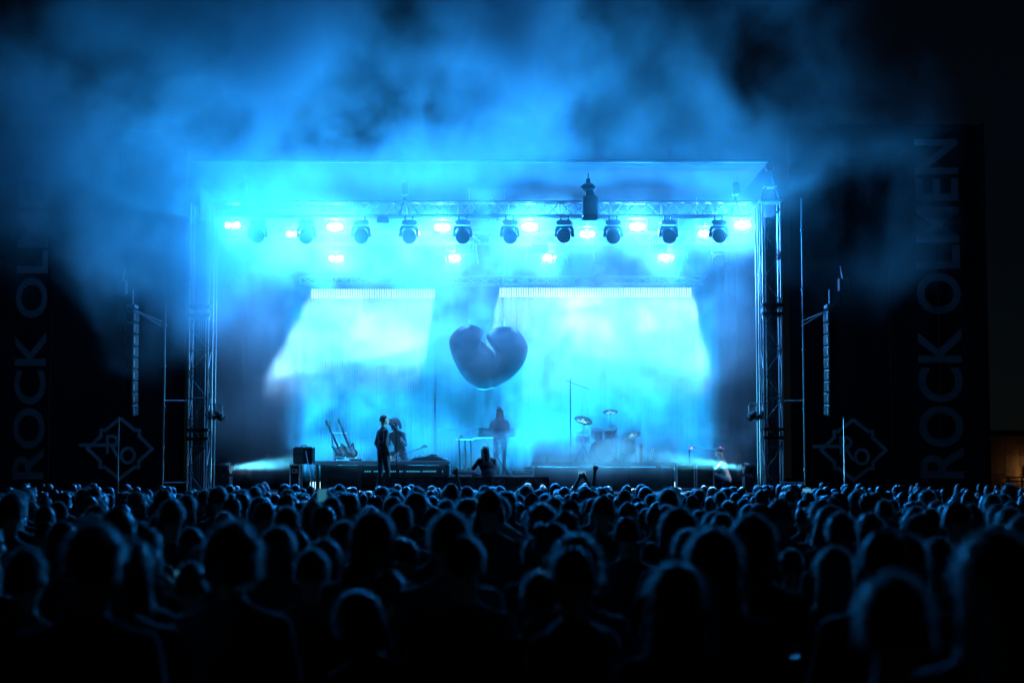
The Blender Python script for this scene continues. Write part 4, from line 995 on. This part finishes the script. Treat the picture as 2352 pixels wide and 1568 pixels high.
def too_close(x, d, gap): return any((x - c[0]) ** 2 + (d - c[1]) ** 2 < gap * gap for c in crowd)
near = [(205, 1205, 140, 'short'), (60, 1262, 112, 'short'), (330, 1210, 84, 'bob'), (535, 1213, 116, 'curly'), (528, 1287, 90, 'crop'), (712, 1262, 92, 'short'), (815, 1290, 95, 'crop'), (893, 1312, 84, 'short'), (850, 1180, 92, 'bob'), (1068, 1236, 104, 'short'), (1034, 1178, 100, 'short'), (1240, 1316, 106, 'short'), (1324, 1242, 106, 'curly'), (1562, 1303, 132, 'long'), (1692, 1284, 104, 'crop'), (1582, 1220, 90, 'short'), (1735, 1190, 100, 'bob'), (2036, 1322, 190, 'short'), (2285, 1232, 175, 'long'), (1990, 1262, 84, 'long'), (1810, 1260, 62, 'short'), (395, 1150, 64, 'short'), (660, 1165, 66, 'short'), (920, 1160, 62, 'short'), (1240, 1165, 62, 'curly'), (1310, 1145, 56, 'crop'), (1440, 1185, 72, 'crop'), (2120, 1180, 84, 'cap'), (2230, 1160, 66, 'short'), (1930, 1180, 78, 'short'), (745, 1240, 80, 'bob'), (640, 1215, 80, 'long'), (100, 1195, 60, 'crop'), (1115, 1172, 62, 'short'), (1640, 1180, 60, 'long'), (1490, 1243, 62, 'crop')]
for x, y, wpx, st in near:
    d = 3920 * .2 / wpx; h = 2 - (y - 1078) * d / 3920
    if h < 1.5: h = 1.5; d = .5 * 3920 / (y - 1078)
    if h > 1.9: h = 1.9; d = .1 * 3920 / (y - 1078)
    crowd.append((at(x, 1100, d).x, d, h, st, rnd.randrange(4), rnd.uniform(-.15, .15)))
d = 6.6
while d < 36.8 and len(crowd) < 292:
    half = .32 * d + .6; x = -half + rnd.uniform(0, .6)
    while x < half:
        xx, dd = x + rnd.uniform(-.18, .18), d + rnd.uniform(-.25, .25)
        if not too_close(xx, dd, .44):
            st = rnd.choices(styles, (30, 22, 8, 14, 5, 6, 3, 8))[0]
            h = min(1.87 if d < 20 else 1.76, max(1.52, rnd.gauss(1.70 if d < 20 else 1.65, .075)))
            crowd.append((xx, dd, h, st, rnd.randrange(6), rnd.gauss(0, .38)))
        x += rnd.uniform(.52, .86)
    d += .74 + d * .03
crowd = crowd[:292]
# labels that single each one out: hair, depth band, landmark straight above, order from the left
cells = {}
for i, c in enumerate(crowd):
    px = 1176 + c[0] / c[1] * 3920
    mk = min(marks, key=lambda m_: abs(m_[0] - px))[1]
    band = 'nearest rows' if c[1] < 8.2 else 'near middle rows' if c[1] < 13 else 'middle rows' if c[1] < 20 else 'far rows' if c[1] < 28 else 'front rows by the stage'
    cells.setdefault((c[3], band, mk), []).append((px, i))
labels = {}
for (st, band, mk), lst in cells.items():
    lst.sort()
    for k, (px, i) in enumerate(lst):
        labels[i] = '%s, %s, below the %s' % (words[st], band, mk) + ('' if len(lst) == 1 else ', ' + nth(k))
    # the order words keep apart those who share everything else
for i, (x, d, h, st, bi, rz) in enumerate(crowd):
    bm_, fr = crowd_bodies[bi]
    person((x, d, 0), rz, bm_, fr, st, labels[i], 'crowd facing the stage', h / 1.775, 0, crowd_hair[(bi, st)])
# ------------------------------------------------------------------ raised arms and phones
def special(px, ytop_head, d, J, hand, label, style, mats=('skin', 'top', 'trousers')):
    h = max(1.5, min(1.85, 2 - (ytop_head - 1078) * d / 3920)); s = h / 1.775
    b, f = person_mesh('spectator', J, .009, 9000, mats, hand=hand, curl=.3)
    x = at(px, 1100, d).x
    o = person((x, d, 0), 0, b, f, style, label, 'crowd facing the stage', s, int(px))
    return x, d, s
special(1024, 1122, 30, dict(eR=(.26, .06, 1.74), wR=(.2, .1, 2.02)), {'R': .12}, 'person raising an open hand below the hanging heart', 'short')
special(1392, 1118, 32, dict(eL=(-.25, .05, 1.78), wL=(-.22, .08, 2.08)), {'L': 1.15}, 'person raising a closed fist below the drum kit', 'short')
x, d, s = special(1342, 1122, 31, dict(eL=(-.24, .2, 1.68), wL=(-.1, .3, 1.95), eR=(.22, .2, 1.68), wR=(.04, .3, 1.97)), {'L': .9, 'R': .9}, 'person holding up a phone with both hands below the drum riser', 'crop')
def phone(c, w_, h_, scr, label, tilt=0):
    t = thing('phone', label, 'phone', c, 0, 'raised phones')
    rot = Matrix.Rotation(tilt, 3, 'X'); c = Vector(c)
    MB().box(c, (w_, .009, h_), rot, bev=.003).build('case', K['plastic'], t)
    MB().box(c + rot @ Vector((0, -.0065, 0)), (w_ * .92, .004, h_ * .92), rot).build('screen', K[scr], t)
phone((x - .03 * s, d + .36 * s, 2.08 * s), .16, .09, 'screen', 'small phone held up in both hands below the drum riser')
for px, py, d, wd, hg, scr, lab in ((740, 1137, 13.5, .075, .105, 'screen_bright', 'bright phone screen raised below the guitars'), (1107, 1149, 15, .15, .03, 'screen_bright', 'blurred bright phone lying flat in raised hands below the heart'), (1853, 1126, 29, .15, .075, 'screen', 'small phone filming below the right scaffold pole'), (416, 1319, 8.5, .06, .04, 'screen', 'dim phone glow low among the nearest heads at left')):
    c = at(px, py, d)
    J = dict(eR=(.2, .22, 1.3), wR=(.05, .34, 1.5))
    phone(c, wd, hg, scr, lab)
    # the holder stands just this side of the phone, forearm reaching up to it
    hx = c.x + .12; hh = min(1.8, max(1.45, c.z - .02 if d > 10 else 1.55)); s = hh / 1.775
    wr = ((c.x - hx) / s + .0, .36, min(1.72, (c.z - .07 - hg / 2) / s)); er = (.24, .25, max(1.05, wr[2] - .26))
    b, f = person_mesh('spectator', dict(eR=er, wR=wr), .009, 8000, ('skin', 'top', 'trousers'), hand={'R': .8})
    person((hx, d - .38 * s - .05, 0), 0, b, f, 'short', 'person holding the ' + lab.split(' phone')[0] + ' phone' + lab.split('phone')[1].replace(' screen', '').replace(' glow', ''), 'crowd facing the stage', s, int(px))
# the remaining spectators of the packed far rows, too small and overlapped to pick out
far = MB(); rf_ = random.Random(77)
packs = []
for k_, st_ in ((0, 'short'), (1, 'crop'), (3, 'long'), (4, 'bob'), (5, 'curly')):
    me, fr = crowd_bodies[k_]
    low = bpy.data.objects.new('low', me); sc.collection.objects.link(low)
    dm = low.modifiers.new('d', 'DECIMATE'); dm.ratio = .14
    dg = bpy.context.evaluated_depsgraph_get(); lm = bpy.data.meshes.new_from_object(low.evaluated_get(dg)); bpy.data.objects.remove(low)
    hm = hair_mesh('far_hair', fr, st_, 90 + k_, 160)
    packs.append(([v.co.copy() for v in lm.vertices], [tuple(p_.vertices) for p_ in lm.polygons], [v.co.copy() for v in hm.vertices], [tuple(p_.vertices) for p_ in hm.polygons]))
cnt = 0; farh = MB()
for _ in range(6000):
    if cnt >= 420: break
    d = 36.3 - abs(rf_.gauss(0, 11)); 
    if d < 14: continue
    x = rf_.uniform(-.31, .31) * d
    if too_close(x, d, .42): continue
    crowd.append((x, d, 0, '', 0, 0)); cnt += 1
    s = min(1.73, max(1.5, rf_.gauss(1.62, .07))) / 1.775; rot = Matrix.Rotation(rf_.gauss(0, .3), 3, 'Z'); w_ = rf_.uniform(.94, 1.08)
    tr = lambda v: Vector((x, d, 0)) + rot @ Vector((v.x * w_, v.y * w_, v.z)) * s
    LV, LF, HV, HF = rf_.choice(packs)
    far.add([tr(v) for v in LV], LF); farh.add([tr(v) for v in HV], HF)
def soup(mb, name, m, parent=None):
    me = bpy.data.meshes.new(name); me.from_pydata(mb.v, [], mb.f); me.materials.append(m); me.polygons.foreach_set('use_smooth', [True] * len(me.polygons)); me.update()
    o = bpy.data.objects.new(name, me); sc.collection.objects.link(o)
    if parent: o.parent = parent
    o['kind'] = 'stuff'; return o
fc = soup(far, 'distant_crowd', K['top']); tag(fc, 'dense mass of distant spectators in front of the stage', 'crowd'); soup(farh, 'hair', K['hair'], fc)
# ------------------------------------------------------------------ smoke: a density grid filled by a noise field
def smoke_object(name, lo, hi, res, blobs, mat, nscale, gain, cut, seed, haze=None, puffs=()):
    ng = bpy.data.node_groups.new(name, 'GeometryNodeTree')
    ng.interface.new_socket('Geometry', in_out='INPUT', socket_type='NodeSocketGeometry')
    ng.interface.new_socket('Geometry', in_out='OUTPUT', socket_type='NodeSocketGeometry')
    N, L = ng.nodes, ng.links
    def val(s, inp):
        if isinstance(s, bpy.types.NodeSocket): L.new(s, inp)
        else: inp.default_value = s
    def m(op, a, b=0.0, c=0.0):
        n = N.new('ShaderNodeMath'); n.operation = op
        val(a, n.inputs[0]); val(b, n.inputs[1]); val(c, n.inputs[2]); return n.outputs[0]
    def vm(op, a, b=(0, 0, 0)):
        n = N.new('ShaderNodeVectorMath'); n.operation = op
        val(a, n.inputs[0]); val(b, n.inputs[1])
        return n.outputs['Value'] if op in ('LENGTH', 'DOT_PRODUCT') else n.outputs[0]
    def ns(vec, s, d, r=0.55):
        n = N.new('ShaderNodeTexNoise'); L.new(vec, n.inputs['Vector'])
        n.inputs['Scale'].default_value = s; n.inputs['Detail'].default_value = d
        n.inputs['Roughness'].default_value = r; return n
    def smooth(x, a, b):
        n = N.new('ShaderNodeMapRange'); n.interpolation_type = 'SMOOTHSTEP'
        val(x, n.inputs[0]); n.inputs[1].default_value = a; n.inputs[2].default_value = b
        return n.outputs[0]
    pos = N.new('GeometryNodeInputPosition').outputs[0]
    q = vm('ADD', pos, (seed * 3.7, seed * 1.3, seed * 7.1))
    w1 = vm('SUBTRACT', ns(q, 0.16, 2).outputs['Color'], (.5, .5, .5))
    w1 = vm('MULTIPLY', w1, (7, 5, 6))
    wq = vm('ADD', q, vm('MULTIPLY', w1, (.55, .55, .55)))
    w2 = vm('MULTIPLY', vm('SUBTRACT', ns(wq, 0.75, 3).outputs['Color'], (.5, .5, .5)), (1.9, 1.9, 1.9))
    wp = vm('ADD', vm('ADD', pos, w1), w2)
    n1 = ns(vm('ADD', vm('MULTIPLY', wq, (1, 1, .8)), w2), nscale, 8, .62).outputs[0]
    total = None
    for (c, r, a) in blobs:
        d = vm('LENGTH', vm('MULTIPLY', vm('SUBTRACT', wp, c), (1 / r[0], 1 / r[1], 1 / r[2])))
        t = m('MULTIPLY', smooth(d, 1.0, 0.15), a)
        total = t if total is None else m('MAXIMUM', total, t)
    body = smooth(n1, cut[0], cut[1])
    dens = m('MULTIPLY', m('MULTIPLY', total, body), gain)
    wl = vm('ADD', pos, vm('MULTIPLY', w2, (.6, .6, .6)))
    for (c, r, a) in puffs:
        dd = vm('LENGTH', vm('MULTIPLY', vm('SUBTRACT', wl, c), (1 / r[0], 1 / r[1], 1 / r[2])))
        dens = m('ADD', dens, m('MULTIPLY', smooth(dd, 1.0, 0.0), m('MULTIPLY', a, m('MULTIPLY_ADD', n1, 1.6, .2))))
    for (h_lo, h_hi, amount, soft) in (haze or []):
        # soft-edged box of thin haze, thinned by the same noise
        a = vm('SUBTRACT', pos, h_lo); b = vm('SUBTRACT', h_hi, pos)
        mn = vm('MINIMUM', a, b)
        sx = N.new('ShaderNodeSeparateXYZ'); L.new(mn, sx.inputs[0])
        e = m('MINIMUM', m('MINIMUM', sx.outputs[0], sx.outputs[1]), sx.outputs[2])
        e = smooth(e, 0, soft)
        dens = m('ADD', dens, m('MULTIPLY', e, m('MULTIPLY', amount, m('MULTIPLY_ADD', body, 1.3, .35))))
    ax = vm('MINIMUM', vm('SUBTRACT', pos, lo), vm('SUBTRACT', hi, pos))
    sx = N.new('ShaderNodeSeparateXYZ'); L.new(ax, sx.inputs[0])
    e = smooth(m('MINIMUM', m('MINIMUM', sx.outputs[0], sx.outputs[1]), sx.outputs[2]), 0.05, 0.8)
    dens = m('MULTIPLY', dens, e)
    dens = m('MULTIPLY', dens, m('GREATER_THAN', dens, 0.0015))
    vc = N.new('GeometryNodeVolumeCube')
    L.new(dens, vc.inputs['Density'])
    vc.inputs['Min'].default_value = lo; vc.inputs['Max'].default_value = hi
    for k, ax_ in enumerate('XYZ'): vc.inputs['Resolution ' + ax_].default_value = max(8, int((hi[k] - lo[k]) / res))
    sm = N.new('GeometryNodeSetMaterial'); sm.inputs['Material'].default_value = mat
    L.new(vc.outputs[0], sm.inputs[0])
    L.new(sm.outputs[0], N.new('NodeGroupOutput').inputs[0])
    me = bpy.data.meshes.new(name); me.materials.append(mat)
    o = bpy.data.objects.new(name, me); sc.collection.objects.link(o)
    o.modifiers.new('grid', 'NODES').node_group = ng
    o['kind'] = 'stuff'
    return o
def smoke_material(name, g, color=(1, 1, 1)):
    mt = bpy.data.materials.new(name); mt.use_nodes = True
    t = mt.node_tree; t.nodes.clear()
    out = t.nodes.new('ShaderNodeOutputMaterial'); pv = t.nodes.new('ShaderNodeVolumePrincipled')
    pv.inputs['Density'].default_value = 1.0; pv.inputs['Anisotropy'].default_value = g
    pv.inputs['Color'].default_value = (*color, 1)
    t.links.new(pv.outputs[0], out.inputs['Volume'])
    mt.cycles.volume_sampling = 'MULTIPLE_IMPORTANCE'
    return mt
SMOKE = smoke_material('stage_smoke', 0.3)
def blob(x, y, Y, rx, ry, rz, a): return (tuple(at(x, y, Y)), (rx, ry, rz), a)
plume = [blob(400, 350, 35.8, 5.2, 3.5, 4.0, 1.25), blob(900, 330, 36.5, 4.6, 3, 2.8, .8), blob(1170, 130, 35, 2.8, 3, 4, 1.2),
         blob(340, 590, 37.5, 2.8, 2.2, 3.0, 1.3), blob(1600, 230, 34, 4.6, 2.8, 2.6, .12), blob(1930, 480, 37, 3.0, 2.2, 3.2, .07),
         blob(620, 80, 33, 4.0, 3, 2.5, .7), blob(1500, 60, 33, 3.6, 3, 2.4, .15),
         blob(560, 450, 38.0, 3.6, 2.0, 1.9, .75), blob(490, 600, 38.5, 1.7, 1.2, 2.6, .9), blob(1060, 400, 38.0, 2.4, 2.0, 1.9, .8), blob(1500, 400, 38.3, 4.2, 1.6, 1.2, .22)]
front_puffs = [blob(470, 470, 39.1, 1.5, .5, 2.4, .8), blob(640, 400, 39.0, 1.9, .5, .8, .7), blob(540, 440, 38.6, 3.0, .9, 1.9, .28), blob(780, 505, 39.7, 2.8, .5, .6, .3), blob(860, 390, 38.6, 2.6, .9, 1.0, .3), blob(1120, 370, 38.6, 1.5, .9, 1.3, .2), blob(440, 640, 38.9, 1.2, .7, 2.4, .6),
         blob(300, 480, 37.5, 2.2, 1.2, 2.6, .2)]
smoke_object('drifting_smoke', (-12.5, 29.5, 3.2), (10, 40.6, 13.5), .13, plume, SMOKE, .36, 1.6, (.41, .72), 1, puffs=front_puffs)
stage_blobs = [blob(800, 560, 42, 4.4, 2.8, 1.7, .7), blob(860, 770, 44, 3.0, 2.5, 1.7, .9), blob(1300, 830, 44.5, 2.6, 3, 2.6, .7),
         blob(1330, 1060, 41.5, 3.2, 2.2, 1.0, 1.0), blob(800, 1010, 45, 2.4, 2, 1.0, .8), blob(1450, 690, 45, 2.6, 2, 1.0, 1.0),
         blob(1100, 520, 42, 1.8, 2.5, 1.5, .6), blob(1480, 820, 44, 1.6, 2, 1.3, .6), blob(1650, 1020, 43, 1.5, 2, 1.2, .5)]
BR = lambda x: .6 + .18 * BP[x]
puffs = [blob(x, y + 6, Y - .4, BR(x), BR(x), BR(x) * .85, .5) for x, y, Y in upper + midr + lower]
puffs += [blob(1040, 800, 44, 1.0, 1.3, 1.6, .35), blob(1000, 1000, 45, 1.6, 1.0, .9, .3), blob(1250, 980, 45, 1.6, 1.0, .9, .3), blob(1100, 830, 41.4, 1.4, .7, 1.1, .26), blob(560, 760, 41.6, 1.6, 1.4, 1.9, .42), blob(550, 950, 41.8, 1.6, 1.4, 1.5, .36), blob(1690, 780, 42, 1.2, 1.4, 1.9, .16), blob(610, 1072, 40.9, 1.1, .8, .35, .3), blob(1640, 1062, 40.9, 1.0, .8, .4, .3),
          blob(1290, 1080, 40.8, 1.3, .9, .6, .4), blob(1430, 1085, 41.0, 1.2, .8, .5, .3), blob(760, 1030, 45.6, 1.6, .9, .5, .6), blob(930, 780, 43.5, .9, 1.2, .9, .5), blob(1400, 1010, 42.2, 1.4, .7, .7, .6),
          blob(640, 900, 42.5, 1.5, 1.5, 1.6, .15), blob(1620, 900, 43, 1.5, 1.5, 1.6, .1), blob(1560, 700, 45, 1.2, .9, .35, .7)]
smoke_object('stage_smoke', (-8.5, 37.4, 1.5), (7.6, 47.2, 9.3), .12, stage_blobs, SMOKE, .8, 1.1, (.45, .66), 4,
             haze=[((-7.6, 40.2, .2), (6.6, 47.1, 9.3), .048, 1.4), ((-7.0, 37.6, 3.6), (6.2, 41.2, 9.2), .018, 1.2)], puffs=puffs)
